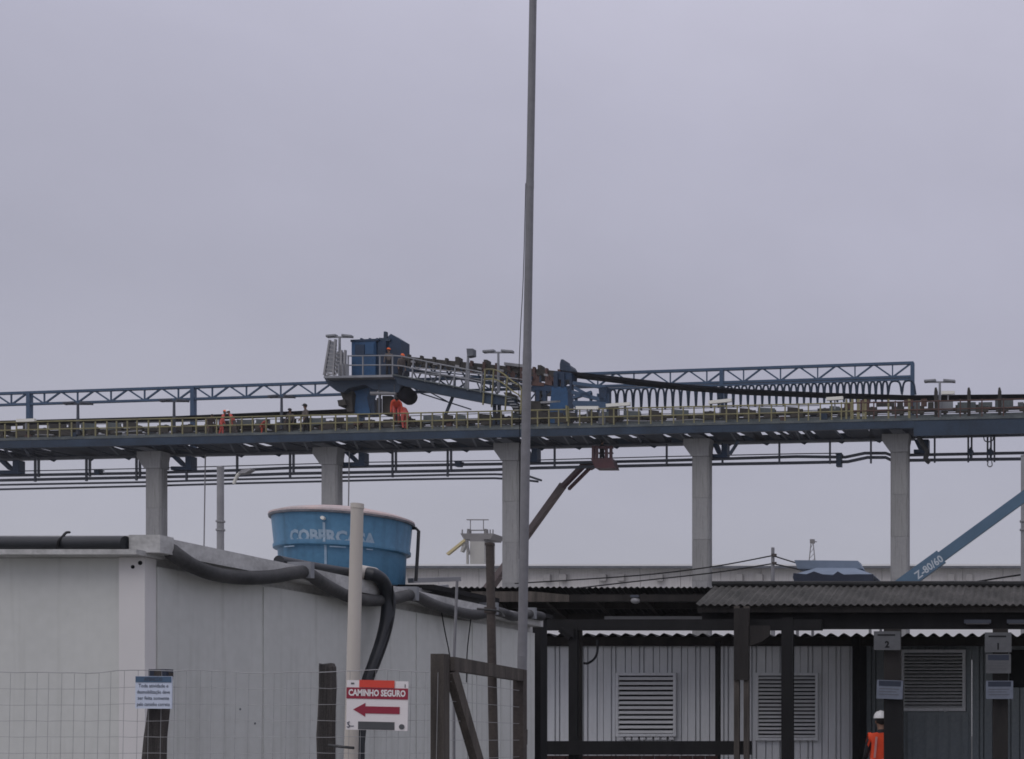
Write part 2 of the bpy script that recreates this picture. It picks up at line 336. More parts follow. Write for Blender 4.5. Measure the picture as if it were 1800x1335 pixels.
# underside crossing beams and small gussets
k = 0
u = -40.0
while u < 1880:
    a = C(u, gv(u, 0.3), 0.26); b = a + N * 2.68
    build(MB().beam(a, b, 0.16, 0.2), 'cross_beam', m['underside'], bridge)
    if k % 2 == 0 and u < 1600:
        p = [C(u - 9, gv(u - 9, 1.03), 3.0), C(u + 9, gv(u + 9, 1.03), 3.0), C(u + 2, gv(u, 1.18), 3.0)]
        build(MB().prism(p, N * 0.05), 'gusset', m['girder'], bridge)
    k += 1; u += 33
def flat(o0, o1, dz, h, name, mat, u0=-60, u1=1880, par=bridge):
    a = C(u0, 0, o0); b = C(u1, 0, o0); a.z = b.z = ZD + dz
    return build(MB().prism([a, b, b + N * (o1 - o0), a + N * (o1 - o0)], Z * h), name, mat, par)
flat(0.05, 0.95, -0.06, 0.05, 'deck', m['deck'])
flat(1.12, 1.24, 0.62, 0.22, 'stringer', m['idler'])
flat(2.6, 2.72, 0.62, 0.22, 'stringer', m['idler'])
flat(0.96, 1.08, 0.1, 0.28, 'cable_tray', m['deck'])
flat(1.3, 2.5, 0.34, 0.02, 'return_belt', m['belt'])
flat(3.15, 3.2, 1.05, 0.05, 'handrail', m['greyrail']); flat(3.15, 3.2, 0.5, 0.05, 'handrail', m['greyrail'])
# handrails at the front walkway
HR = lambda u, v, off=0.05: C(u, v, off)
def rail_v(u): return CV(743, 702, u)
for frac, rr in ((0.0, 0.045), (0.47, 0.045)):
    pts = [HR(u_, rail_v(u_) + (top(u_) - rail_v(u_)) * frac) for u_ in (-60, 400, 800, 1200, 1500)]
    build(MB().tube(pts, rr, 6), 'handrail', m['yellow'], bridge)
    pts = [HR(u_, rail_v(u_) + (top(u_) - rail_v(u_)) * frac) for u_ in (1500, 1880)]
    build(MB().tube(pts, rr, 6), 'handrail', m['rust'], bridge)
post_h = C(900, rail_v(900), 0.05).z - ZD
pm, _ = mesh_of(MB().box((0, 0, post_h / 2 - 0.1), (0.075, 0.06, post_h + 0.2)), 'handrail_post', m['yellow'], origin=Vector((0, 0, 0)))
pm2, _ = mesh_of(MB().box((0, 0, post_h / 2 - 0.1), (0.075, 0.06, post_h + 0.2)), 'handrail_post', m['rust'], origin=Vector((0, 0, 0)))
u = -55.0; i = 0
while u < 1870:
    p = HR(u, 700); p.z = ZD
    inst('handrail_post', pm if u < 1520 else pm2, p, bridge, ALPHA)
    u += 38 if (u > 1530) else random.choice((17, 19, 20, 21, 24)); i += 1
# taller rusted posts with pointed heads at the right
for uu in (1645, 1703, 1757, 1812):
    pts = [C(uu - 2.5, 738, 0.2), C(uu + 2.5, 738, 0.2), C(uu + 3, 688, 0.2), C(uu + 1, 681, 0.2), C(uu - 2, 682, 0.2), C(uu - 3, 690, 0.2)]
    build(MB().prism(pts, N * 0.15), 'stanchion', m['idler'], bridge)
# idler trestles under the belt
mbi = MB()
for o_ in (1.15, 2.65):
    mbi.beam((-0.30, o_, 0), (-0.05, o_, 0.75), 0.09, 0.09); mbi.beam((0.30, o_, 0), (0.05, o_, 0.75), 0.09, 0.09)
mbi.beam((0, 1.15, 0.8), (0, 2.65, 0.8), 0.12, 0.12); mbi.beam((0, 1.2, 1.0), (0, 1.55, 0.88), 0.15, 0.15); mbi.beam((0, 1.55, 0.88), (0, 2.3, 0.88), 0.15, 0.15); mbi.beam((0, 2.3, 0.88), (0, 2.65, 1.0), 0.15, 0.15)
mbi.box((0, 1.04, 0.72), (0.8, 0.1, 0.5)); mbi.box((0.5, 1.06, 0.25), (0.16, 0.12, 0.3))
im, _ = mesh_of(mbi, 'idler_frame', m['idler'], origin=Vector((0, 0, 0)))
u = -30.0
while u < 1870:
    p = C(u, 700, 0.0); p.z = ZD
    inst('idler_frame', im, p, bridge, ALPHA); u += random.choice((36, 42, 48))
# cover panels (skirts) along the belt, brown on the right
def rect_c(u0, v0, u1, v1, off, dep, name, mat, par=bridge, v0b=None, v1b=None):
    v0b = v0 if v0b is None else v0b; v1b = v1 if v1b is None else v1b
    return build(MB().prism([C(u0, v0, off), C(u1, v0b, off), C(u1, v1b, off), C(u0, v1, off)], N * dep), name, mat, par)
u = 1484.0
while u < 1860:
    w_ = random.choice((12, 18, 26, 34)); far = u > 1602; vt = random.choice((703, 706, 709)) - (1.5 if far else 0); vb = random.choice((715, 719, 722))
    rect_c(u, vt, u + w_ - 2, vb, 0.97, 0.08, 'cover_panel', random.choice((m['rust'], m['rust'], m['idler'])) if not far else random.choice((m['idler'], m['greyrail'], m['rust'], m['deck'])), v0b=vt - 0.5, v1b=vb - 0.5)
    u += w_ + random.choice((0, 3, 6, 10))
for uu, w_ in ((1486, 3), (1496, 4), (1506, 5), (1519, 4), (1560, 3), (1596, 4)): rect_c(uu, 702, uu + w_, 737, 0.04, 0.1, 'stanchion', m['yellow'])
u = -50.0
while u < 1480:
    w_ = random.choice((18, 24, 30))
    if random.random() < 0.78:
        t0 = rail_v(u) + 3
        rect_c(u, t0 + 1, u + w_, t0 + random.choice((11, 15)), 0.97, 0.06, 'cover_panel', m['idler'] if random.random() < 0.6 else m['deck'], v0b=t0 + 2.3, v1b=t0 + 12)
    u += w_ + random.choice((4, 14, 22))
random.seed(23)
u = -50.0
while u < 1480:                                       # cable boxes, conduits and pull cord switches along the walkway
    z0 = ZD + random.uniform(0.15, 0.75); p = C(u, 0, random.uniform(0.9, 1.5)); p.z = z0
    if random.random() < 0.55: build(MB().box(p, (random.uniform(0.2, 0.5), 0.2, random.uniform(0.2, 0.5)), ALPHA), 'cable_box', random.choice((m['idler'], m['deck'], m['rust'], m['girder'])), bridge)
    else: build(MB().beam(p, p + D * random.uniform(0.8, 2.0) + Z * random.uniform(-0.1, 0.1), 0.07, 0.07), 'conduit', random.choice((m['palepipe'], m['idler'], m['greyrail'])), bridge)
    u += random.uniform(9, 21)
for dz in (1.18, 0.42, 0.86): 
    pts = [C(a_, 0, 1.0) for a_ in range(-60, 1500, 60)]
    for p in pts: p.z = ZD + dz + random.uniform(-0.03, 0.03)
    build(MB().tube(pts, 0.025, 5), 'pull_cord', m['idler'], bridge)
# belts
build(MB().prism([C(-60, 741.5, 1.3), C(300, 732, 1.3), C(612, 719, 1.3), C(612, 720.5, 1.3), C(300, 733.5, 1.3), C(-60, 743, 1.3)], N * 1.1), 'belt', m['belt'], bridge)
bt = [(985, 651, 4), (1100, 664, 5), (1200, 675.5, 4), (1300, 683.5, 3), (1450, 690.5, 2), (1600, 695, 1.5), (1880, 692.5, 1)]
build(MB().prism([C(a, b, 1.6) for a, b, c in bt] + [C(a, b + c, 1.6) for a, b, c in bt][::-1], N * 1.1), 'belt', m['belt'], bridge)
# brackets right of each column head
for uu in (-4, 300, 604, 918, 1252, 1606):
    v0 = bot(uu) + 1; w_ = 40 if uu < 900 else 30; hgt = 24
    mb = MB()
    mb.prism([C(uu + w_ - 14, v0, 2.0), C(uu + w_ - 4, v0, 2.0), C(uu + w_ - 4, v0 + hgt, 2.0), C(uu + w_ - 14, v0 + hgt, 2.0)], N * 0.5)
    mb.prism([C(uu, v0 + hgt - 6, 2.05), C(uu + w_ - 14, v0 + hgt - 6, 2.05), C(uu + w_ - 14, v0 + hgt, 2.05), C(uu, v0 + hgt, 2.05)], N * 0.4)
    mb.prism([C(uu, v0, 2.1), C(uu + 9, v0, 2.1), C(uu + w_ - 14, v0 + hgt - 7, 2.1), C(uu + w_ - 22, v0 + hgt - 7, 2.1)], N * 0.3)
    build(mb, 'bracket', m['blue_dark'], bridge)
# pipe hangers
hangers = [(62, 2), (152, 2), (240, 2), (328, 1), (417, 1), (510, 2), (690, 2), (787, 2), (975, 1), (1172, 1), (1270, 1), (1370, 1), (1459, 1), (1531, 1), (1643, 1), (1702, 2), (1736, 2), (1748, 1)]
for uu, n in hangers:
    low = CV(848 if uu < 930 else 832, 826 if uu < 930 else 812, uu)
    for q in range(n):
        x = uu + q * 6
        build(MB().beam(C(x, bot(x), 2.2), C(x, low - (8 if q else 0), 2.2), 0.12, 0.10), 'pipe_hanger', m['pipe'], bridge)
# ------------------------------------------------------------------ pipes below the bridge
def pipe(pts, r, label, off=2.3):
    o = build(MB().tube([C(a, b, off) for a, b in pts], r, 8), 'service_pipe', m['pipe'], None, True)
    return tag(o, label, 'pipe', 'service pipes hung below the conveyor bridge')
pipe([(-40, 837), (250, 832), (420, 827), (506, 823), (785, 817.5), (944, 815), (1170, 810), (1400, 803), (1486, 804), (1520, 797), (1557, 797), (1568, 801), (1640, 799.5), (1880, 795)], 0.10, 'upper of the two thick grey pipes hung below the bridge, kinking beside the rightmost column')
pipe([(-40, 845.5), (250, 839.5), (420, 836), (506, 833), (785, 828), (870, 826), (944, 823), (1170, 818), (1400, 814), (1490, 812), (1525, 804.5), (1557, 804.5), (1568, 810), (1640, 809), (1880, 806)], 0.105, 'lower of the two thick grey pipes hung below the bridge, running to the right edge')
pipe([(-40, 853.5), (250, 848), (420, 843), (506, 841), (700, 837), (785, 835), (870, 834), (925, 836), (952, 845)], 0.072, 'upper of the two thin low pipes that end just right of the mast')
pipe([(-40, 861.5), (250, 855), (420, 850), (506, 848), (700, 843.5), (785, 842), (870, 841), (925, 844.5), (946, 847)], 0.072, 'lowest thin pipe under the bridge, ending just right of the mast', 2.45)
pipe([(-40, 830), (250, 824), (640, 813), (944, 809), (1170, 803), (1400, 798), (1480, 797)], 0.035, 'thinnest conduit running above the thick pipes under the bridge', 2.1)
for uu, vv, w_, h_, lab in ((169, 826, 8, 8, 'small dark junction box on the pipes near the left edge'), (804, 812, 9, 8, 'small dark junction box on the pipes left of the mast'), (1474, 798, 9, 22, 'upright grey box clamped to the pipe kink near the rightmost column'), (1706, 790, 9, 10, 'round dark valve on a hanger right of the rightmost column'), (1741, 790, 12, 11, 'round dark valve on the paired hangers nearest the right edge')):
    mb = MB()
    if 'valve' in lab:
        c = C(uu, vv + h_ / 2, 2.0); r_ = 0.2
        mb.tube([c - N * 0.15, c + N * 0.15], r_, 12); mb.tube([c - Z * 0.45, c + Z * 0.3], 0.06, 8)
    else:
        mb.prism([C(uu - w_ / 2, vv, 2.0), C(uu + w_ / 2, vv, 2.0), C(uu + w_ / 2, vv + h_, 2.0), C(uu - w_ / 2, vv + h_, 2.0)], N * 0.35)
        mb.prism([C(uu - w_ / 2 - 1, vv - 1, 1.96), C(uu + w_ / 2 + 1, vv - 1, 1.96), C(uu + w_ / 2 + 1, vv + 1, 1.96), C(uu - w_ / 2 - 1, vv + 1, 1.96)], N * 0.43)
    tag(build(mb, 'pipe_valve' if 'valve' in lab else 'junction_box', m['girder']), lab, 'valve' if 'valve' in lab else 'junction box')
# flexible hoses hanging at the right
tag(build(MB().tube(smooth_path([C(1615, 768, 1.6), C(1622, 782, 1.5), C(1630, 795, 1.6), C(1627, 806, 1.8), C(1634, 813, 2.0)], 4), 0.17, 8), 'flexible_duct', m['greyhose'], None, True), 'thick bent grey duct dropping from the girder right of the rightmost column', 'duct')
tag(build(MB().tube(smooth_path([C(1729, 768, 1.8), C(1731, 775, 1.8), C(1738, 777, 1.8), C(1745, 774, 1.8), C(1746, 768, 1.8)], 4), 0.04, 6), 'cable_loop', m['pipe']), 'small dark cable loop under the girder near the right edge', 'cable')
tag(build(MB().tube(smooth_path([C(1737, 812, 2.0), C(1736, 818, 2.0), C(1740, 821, 2.0), C(1744, 818, 2.0), C(1743, 811, 2.0)], 4), 0.04, 6), 'cable_loop', m['palepipe']), 'small pale cable loop hanging below the lower pipe near the right edge', 'cable')
build(MB().beam(C(1298, 776, 1.0), C(1283, 799, 1.0), 0.16, 0.16), 'brace', m['girder'], bridge)

# ------------------------------------------------------------------ concrete columns
names = ['concrete column rising behind the white office corner, leftmost of the row', 'concrete column directly behind the blue water tank', 'concrete column standing behind the tall thin mast', 'concrete column between the mast and the blue canopy', 'concrete column beside the blue lift boom, rightmost of the row']
for (ul, lab) in zip((255, 564, 882, 1216, 1565), names):
    e = C(ul, 1000, 1.5); c = e + D * 0.58 + N * 0.3; zt = C(ul, gv(ul, 1.03), 3.0).z - 0.02
    t_ = thing('concrete_column', lab, 'column', Vector((c.x, c.y, 0)), 'concrete columns carrying the conveyor bridge')
    ch = 0.1; hw, hd = 0.58, 0.34
    prof = [(-hw + ch, -hd), (hw - ch, -hd), (hw, -hd + ch), (hw, hd - ch), (hw - ch, hd), (-hw + ch, hd), (-hw, hd - ch), (-hw, -hd + ch)]
    base = [Vector((c.x, c.y, 0)) + D * a + N * b for a, b in prof]
    zc = zt - 1.15
    nl = 7
    for q in range(nl): build(MB().prism([p + Z * (zc * q / nl) for p in base], Z * (zc / nl - 0.02)), 'shaft_lift', m['concrete'] if random.random() < 0.6 else m['concrete2'], t_)
    build(MB().prism([p.lerp(Vector((c.x, c.y, 0)), 0.06) for p in base], Z * (zc - 0.04)), 'shaft_core', m['concrete2'], t_)
    s0 = Vector((c.x, c.y, zc))
    pts = [s0 + D * a + Z * b for a, b in ((-hw, 0), (-hw - 0.55, 0.75), (-hw - 0.55, 1.15), (hw + 0.06, 1.15), (hw + 0.06, 0.8), (hw, 0.5), (hw, 0))]
    build(MB().prism([p - N * 0.38 for p in pts], N * 0.76), 'capital', m['concrete'], t_)
    # bearing beam carrying the girders
    build(MB().prism([s0 + D * a + Z * 1.15 - N * 1.4 for a in (-0.4, 0.4)] + [s0 + D * a + Z * 1.15 + N * 1.3 for a in (0.4, -0.4)], Z * 0.05), 'bearing_plate', m['flange'], t_)

# ------------------------------------------------------------------ overhead truss behind the belt
OT = 3.9
truss = thing('overhead_truss', 'long slate blue lattice truss running behind and above the conveyor belt', 'truss', Vector((A2.x + D.x * 33 + N.x * OT, A2.y + D.y * 33 + N.y * OT, ZD)))
def tt(u): return 692.5 - 54.0 * u / 1604
def tb(u): return 712.5 - 50.0 * u / 1604
build(MB().beam(C(-40, tt(-40), OT), C(1606, tt(1606), OT), 0.2, 0.17), 'top_chord', m['truss'], truss)
build(MB().beam(C(-40, tb(-40), OT), C(1606, tb(1606), OT), 0.2, 0.15), 'bottom_chord', m['truss'], truss)
for uu in (52, 340, 636, 945, 1269, 1604):
    p = C(uu, tt(uu), OT); q = p.copy(); q.z = ZD - 0.4
    build(MB().beam(p, q, 0.26, 0.30 if uu != 1604 else 0.2), 'post', m['truss'], truss)
nodes = [20 - 58]
while nodes[-1] < 1640: nodes.append(nodes[-1] + 58 + 8.5 * max(0, nodes[-1]) / 1604)
for a, b in zip(nodes[:-1], nodes[1:]):
    mid = (a + b) / 2
    if mid > 1604: break
    build(MB().beam(C(a, tb(a), OT), C(mid, tt(mid), OT), 0.09, 0.10), 'diagonal', m['truss'], truss)
    if b < 1604: build(MB().beam(C(mid, tt(mid), OT), C(b, tb(b), OT), 0.09, 0.10), 'diagonal', m['truss'], truss)
    build(MB().beam(C(a, tb(a), OT), C(a, tt(a), OT), 0.08, 0.08), 'web_post', m['truss'], truss)
# festoon cables hung in loops under the truss
fest = thing('festoon_cable', 'row of dark cable loops hung under the overhead truss on the right', 'cable', C(1340, 690, OT - 0.5))
trk = build(MB().beam(C(1068, 684, OT - 0.5), C(1604, 667, OT - 0.5), 0.08, 0.12), 'carrier_rail', m['truss'], fest)
u = 1070.0
while u < 1596:
    f_ = (u - 1070) / 530; w_ = 14.5 - 4.0 * f_ if u < 1560 else 24; v0 = 685 - 16 * f_; v1 = 722 - 18 * f_ if u < 1560 else 694
    off = OT - 0.5
    h_ = v1 - v0; v1 += random.uniform(-2, 2)
    pts = [C(u, v1, off), C(u + w_ * 0.05, v0 + h_ * 0.7, off), C(u + w_ * 0.10, v0 + h_ * 0.35, off), C(u + w_ * 0.22, v0 + h_ * 0.08, off), C(u + w_ * 0.5, v0, off), C(u + w_ * 0.78, v0 + h_ * 0.08, off), C(u + w_ * 0.90, v0 + h_ * 0.35, off), C(u + w_ * 0.95, v0 + h_ * 0.7, off), C(u + w_, v1, off)]
    build(MB().tube(smooth_path(pts, 2), 0.075, 5), 'cable_loop', m['girder'], fest)
    u += w_

# ------------------------------------------------------------------ tripper car
tc_ = C(800, top(800), 1.5); tc_.z = ZD
tri = thing('tripper_car', 'blue tripper car with chute tower and sloping gantry riding on the conveyor bridge', 'tripper', tc_)
def pc(pts, off, dep, name, mat, par=tri, smooth=False):
    return build(MB().prism([C(a, b, off) for a, b in pts], N * dep), name, mat, par, smooth)
house = pc([(618, 600), (660, 598), (660, 664), (618, 664)], 1.2, 1.4, 'house', m['blue'])
pc([(664, 601), (678, 599), (678, 663), (664, 663)], 1.3, 0.7, 'cabinet', m['blue_dark'])
hood = pc([(682, 592), (687, 587), (705, 598), (705, 655), (682, 660)], 1.5, 0.9, 'hood', m['blue_dark'])
pc([(624, 606), (640, 606), (640, 623), (624, 623)], 1.15, 0.05, 'panel', m['blue_dark'], house)
pc([(642, 604), (657, 604), (657, 623), (642, 623)], 1.14, 0.05, 'panel', m['blue'], house)
pc([(616, 597.5), (664, 595.5), (664, 599), (616, 601)], 1.15, 1.5, 'roof_plate', m['blue_dark'], house)
for a in (633, 648, 661): pc([(a, 594.5), (a + 3, 594.5), (a + 3, 597.6), (a, 597.6)], 1.5, 0.3, 'roof_vent', m['blue_dark'], house)
pc([(674.5, 583), (678.5, 583), (679, 596), (674, 596)], 1.5, 0.2, 'antenna', m['girder'])
pc([(666, 594), (686, 595), (686, 600), (666, 600)], 1.4, 0.6, 'motor', m['girder'])
pc([(621, 664), (655, 664), (648, 690), (645, 700), (651, 728), (622, 728), (626, 695), (621, 685)], 1.4, 0.8, 'chute', m['blue'])
pc([(612, 664), (662, 664), (660, 680), (616, 680)], 1.7, 0.8, 'chute_hopper', m['blue_dark'])
pc([(652, 702), (658, 702), (659, 730), (652, 730)], 1.35, 0.5, 'chute_liner', m['blue_dark'])
# platform with its dark stepped support
pc([(569, 661), (690, 659), (690, 663), (569, 665)], 0.3, 2.0, 'platform', m['greyrail'])
pc([(570, 665), (690, 663), (706, 676), (700, 690), (688, 690), (655, 684), (640, 676), (612, 683), (604, 690), (592, 688), (576, 676)], 0.8, 0.7, 'platform_frame', m['girder'])
pc([(597, 686), (618, 686), (620, 724), (610, 724), (604, 706)], 1.2, 0.5, 'drive_frame', m['idler'])
pc([(593, 704), (606, 702), (608, 712), (595, 714)], 1.0, 0.8, 'motor', m['idler'])
pc([(662, 700), (668, 700), (668, 728), (662, 728)], 1.0, 0.2, 'leg', m['idler'])
pc([(672, 696), (688, 696), (688, 728), (672, 728)], 1.2, 0.8, 'cabinet', m['idler'])
for a in (665, 692): pc([(a, 676), (a + 2.5, 676), (a + 2.5, 730), (a, 730)], 0.8, 0.15, 'leg', m['flange'])
build(MB().tube([C(652, 692, 0.9), C(697, 692, 0.9)], 0.12, 8), 'strut', m['palepipe'], tri, True)
# dark drum at the foot of the gantry
a = C(706, 690, 1.2)
build(MB().tube(smooth_path([C(694, 682, 1.6), C(706, 688, 1.5), C(716, 696, 1.4), C(727, 704, 1.4)], 4), [0.42, 0.46, 0.5, 0.52, 0.54, 0.55, 0.56, 0.56, 0.55, 0.54, 0.52, 0.44, 0.30], 12), 'drum', m['belt'], tri, True)
# lattice ladder tower at the platform's left end
lat = MB()
for a, b in (((580, 598), (570, 660)), ((590, 597), (586, 660)), ((600, 616), (600, 660)), ((607, 616), (606, 660))): lat.beam(C(a[0], a[1], 0.5), C(b[0], b[1], 0.5), 0.13, 0.12); lat.beam(C(a[0], a[1], 1.6), C(b[0], b[1], 1.6), 0.13, 0.12)
for k in range(9):
    v_ = 600 + k * 7; x0 = 580 - 10 * (v_ - 598) / 62; lat.beam(C(x0, v_, 0.5), C(591, v_ + 3, 0.5), 0.07, 0.07); lat.beam(C(x0, v_ + 5, 1.6), C(592, v_, 1.6), 0.07, 0.07)
    if v_ > 614: lat.beam(C(590, v_, 0.55), C(607, v_ + 2, 0.55), 0.07, 0.07)
build(lat, 'ladder_tower', m['palepipe'], tri)
pc([(580, 602), (590, 600), (587, 655), (573, 655)], 1.1, 0.04, 'mesh_screen', m['greyrail'])
pc([(592, 618), (606, 620), (605, 655), (590, 655)], 1.1, 0.04, 'mesh_screen', m['greyrail'])
# platform railing
for v_ in (625.5, 642): build(MB().tube([C(611, v_ + 0.5, 0.35), C(690, v_, 0.35)], 0.045, 6), 'handrail', m['greyrail'], tri)
for a in (612, 638, 668, 690): build(MB().beam(C(a, 625, 0.35), C(a, 664, 0.35), 0.07, 0.07), 'handrail_post', m['greyrail'], tri)
for a in (596, 603, 609): build(MB().beam(C(a, 640, 0.35), C(a, 662, 0.35), 0.07, 0.07), 'handrail_post', m['greyrail'], tri)
# sloping gantry
def gt(u): return 627 + (u - 705) * (655 - 627) / (985 - 705)      # top edge of the sloping conveyor
def gb(u): return 660 + (u - 690) * (702 - 660) / (905 - 690)      # walkway beam top
pc([(690, 659), (905, 701), (905, 714), (860, 710), (760, 691), (700, 676)], 0.35, 0.25, 'gantry_beam', m['girder'])
pc([(690, 657.5), (905, 699), (905, 701), (690, 659.5)], 0.2, 1.2, 'walkway', m['deck'])
pc([(700, 668), (905, 704), (905, 712), (700, 676)], 3.2, 0.25, 'gantry_beam', m['girder'])
pc([(706, gt(706) - 1), (985, gt(985) - 2), (985, gt(985) + 9), (706, gt(706) + 6)], 1.6, 1.7, 'belt', m['idler'])
for a in range(716, 985, 22):
    pc([(a, gt(a) + 6), (a + 15, gt(a + 15) + 6), (a + 15, gt(a) + (15 if a < 850 else 27)), (a, gt(a) + (14 if a < 850 else 26))], 1.5, 0.08, 'cover_panel', m['idler'] if a < 860 else m['rust'])
    pc([(a, gt(a) - 5), (a + 4, gt(a) - 5), (a + 4, gt(a) + 16), (a, gt(a) + 16)], 1.45, 0.2, 'idler_bracket', m['rust'] if a > 820 else m['idler'])
for a, b in ((800, 0), (850, 1), (945, 0)): pc([(a, gt(a) - 9), (a + 6, gt(a) - 9), (a + 6, gt(a)), (a, gt(a))], 1.6, 0.5, 'roller_housing', m['idler'])
pc([(886, 637), (921, 641), (921, 646), (886, 642)], 1.4, 0.5, 'conduit', m['palepipe'])
# lower longeron and lattice between belt and walkway
pc([(700, 645), (940, 683), (940, 689), (700, 650)], 1.4, 0.15, 'longeron', m['girder'])
for k, a in enumerate(range(712, 940, 14)):
    v0 = gt(a) + 12; v1 = 647 + (a - 700) * 38 / 240 + 2; dx = 9 if k % 2 else -9
    build(MB().beam(C(a, v0, 1.4), C(a + dx, v1, 1.4), 0.08, 0.08), 'lattice_bar', m['girder'], tri)
    if a < 900: build(MB().beam(C(a, v1, 1.4), C(a + dx, gb(a) + 4, 1.4), 0.07, 0.07), 'lattice_bar', m['flange'], tri)
for v_ in (0, 17):
    build(MB().tube([C(690, 625.5 + v_, 0.25), C(705, 626.5 + v_, 0.25), C(775, 641 + v_, 0.25), C(848, 655 + v_, 0.25)], 0.045, 6), 'handrail', m['greyrail'], tri)
for a in (727, 750, 775, 800, 825, 848): build(MB().beam(C(a, 628 + (a - 705) * 0.2, 0.25), C(a - 3, gb(a), 0.25), 0.07, 0.07), 'handrail_post', m['greyrail'], tri)
for k, a in enumerate(range(722, 985, 13)):
    pc([(a, gt(a) + 5), (a + 7, gt(a) + 6), (a + 7, gt(a) + 9.5), (a, gt(a) + 8.5)], 1.42, 0.1, 'roller_end', m['palepipe'] if k % 3 == 0 else m['idler'])
for dv, mt in ((17, m['palepipe']), (21, m['girder']), (26, m['greyrail'])):
    build(MB().tube([C(730, gt(730) + dv, 1.3), C(850, gt(850) + dv, 1.3), C(935, gt(935) + dv + 3, 1.3)], 0.04, 5), 'conduit', mt, tri)
for a in range(860, 985, 15):
    build(MB().beam(C(a, gt(a) + 9, 1.5), C(a, gt(a) + 34, 1.5), 0.1, 0.1), 'lattice_bar', m['rust'] if a % 2 else m['girder'], tri)
for a, b, w_, h_, mt in ((903, 664, 26, 5, 'rust'), (926, 671, 30, 6, 'rust'), (958, 668, 12, 8, 'rust'), (902, 676, 14, 4, 'idler'), (940, 690, 10, 12, 'idler'), (897, 692, 8, 16, 'idler'), (978, 700, 8, 14, 'blue_dark')):
    pc([(a, b), (a + w_, b + 2), (a + w_, b + h_ + 2), (a, b + h_)], 1.35, 0.4, 'drive_cover', m[mt])
# pale curved stair rails coming down from the gantry
for dv, o_ in ((0, 0.25), (17, 0.25)):
    pts = [C(851, 650 + dv, o_), C(868, 650 + dv, o_), C(884, 657 + dv, o_), C(900, 670 + dv, o_), C(915, 681 + dv, o_), C(916, 700 + dv, o_), C(915, 728, o_)]
    build(MB().tube(smooth_path(pts, 4), 0.05, 6), 'stair_rail', m['yellow'], tri, True)
for a, b, c in ((853, 651, 712), (868, 651, 716), (892, 664, 722)): build(MB().beam(C(a, b, 0.25), C(a - 4, c, 0.25), 0.09, 0.07), 'handrail_post', m['yellow'], tri)
for k in range(7):
    a = 893 + k * 4; v_ = 700 + k * 5; pc([(a - 5, v_), (a + 6, v_), (a + 6, v_ + 1.6), (a - 5, v_ + 1.6)], 0.25, 0.8, 'stair_tread', m['greyrail'])
pc([(885, 690), (897, 690), (922, 732), (908, 732)], 1.1, 0.06, 'stair_stringer', m['idler'])
# legs under the gantry and the drive at its low end
for a in (866, 874): pc([(a, 708), (a + 4, 708), (a + 4, 750), (a, 750)], 1.0, 0.2, 'leg', m['girder'])
build(MB().beam(C(799, 690, 1.2), C(783, 730, 1.2), 0.14, 0.14), 'leg', m['girder'], tri)
build(MB().beam(C(740, 692, 1.2), C(828, 720, 1.2), 0.08, 0.08), 'tie_rod', m['girder'], tri)
build(MB().beam(C(752, 688, 1.3), C(786, 706, 1.3), 0.08, 0.08), 'tie_rod', m['girder'], tri)
pc([(925, 704), (950, 706), (952, 735), (926, 735)], 1.2, 1.2, 'gearbox', m['idler'])
pc([(930, 676), (972, 678), (972, 688), (930, 686)], 1.4, 1.4, 'gantry_beam', m['blue_dark'])
for a in (946, 958): build(MB().beam(C(a, 688, 1.4), C(a, 706, 1.4), 0.25, 0.2), 'leg', m['blue_dark'], tri)
build(MB().beam(C(930, 706, 1.4), C(944, 688, 1.4), 0.07, 0.07), 'lattice_bar', m['blue_dark'], tri); build(MB().beam(C(950, 704, 1.4), C(966, 688, 1.4), 0.07, 0.07), 'lattice_bar', m['blue_dark'], tri)
pc([(950, 706), (985, 704), (985, 707.5), (950, 709.5)], 1.2, 0.4, 'ledge', m['palepipe'])
# head pulley tower
pc([(970, 680), (994, 680), (998, 690), (998, 718), (966, 718), (968, 700)], 1.2, 0.8, 'pulley_tower', m['blue'])
pc([(967, 718), (990, 716), (990, 748), (967, 750)], 1.0, 0.7, 'pulley_base', m['blue'])
pc([(973, 655), (980, 655), (980, 682), (973, 682)], 1.2, 0.3, 'leg', m['blue_dark']); pc([(986, 655), (992, 655), (992, 682), (986, 682)], 1.2, 0.3, 'leg', m['blue_dark']); pc([(1001, 660), (1005, 660), (1005, 690), (1001, 690)], 1.2, 0.3, 'leg', m['blue_dark'])
pc([(975, 652), (1004, 656), (1004, 668), (975, 667)], 1.3, 0.8, 'pulley', m['blue_dark'])
pc([(984, 640), (986, 632), (990, 632), (991, 636), (1000, 641), (1003, 646), (1004, 657), (984, 655)], 1.8, 0.9, 'head_guard', m['girder'])
# blue outrigger frame to the right of the tower
for pts, w_ in ((((1008, 674), (1066, 682)), 0.22), (((1006, 690), (1064, 705)), 0.24), (((1008, 709), (1068, 710)), 0.26), (((1010, 714), (1066, 716)), 0.2), (((1010, 682), (1040, 698)), 0.2), (((1008, 700), (1040, 690)), 0.18)):
    build(MB().beam(C(*pts[0], 1.2), C(*pts[1], 1.2), 0.2, w_), 'outrigger_bar', m['truss'], tri)
pc([(1052, 682), (1066, 680), (1066, 708), (1054, 706)], 1.1, 0.7, 'outrigger_box', m['blue_dark'])
for a in (1010, 1036, 1049, 1066): pc([(a, 692), (a + 3, 692), (a + 3, 740), (a, 740)], 1.2, 0.2, 'leg', m['truss'])
pc([(1070, 716), (1082, 716), (1082, 744), (1070, 744)], 0.9, 0.6, 'cabinet', m['idler'])
pc([(1052, 726), (1064, 726), (1064, 746), (1052, 746)], 0.9, 0.6, 'cabinet', m['flange'])
build(MB().beam(C(997, 714, 0.1), C(999, 742, 0.1), 0.3, 0.1), 'stanchion', m['yellow'], tri)

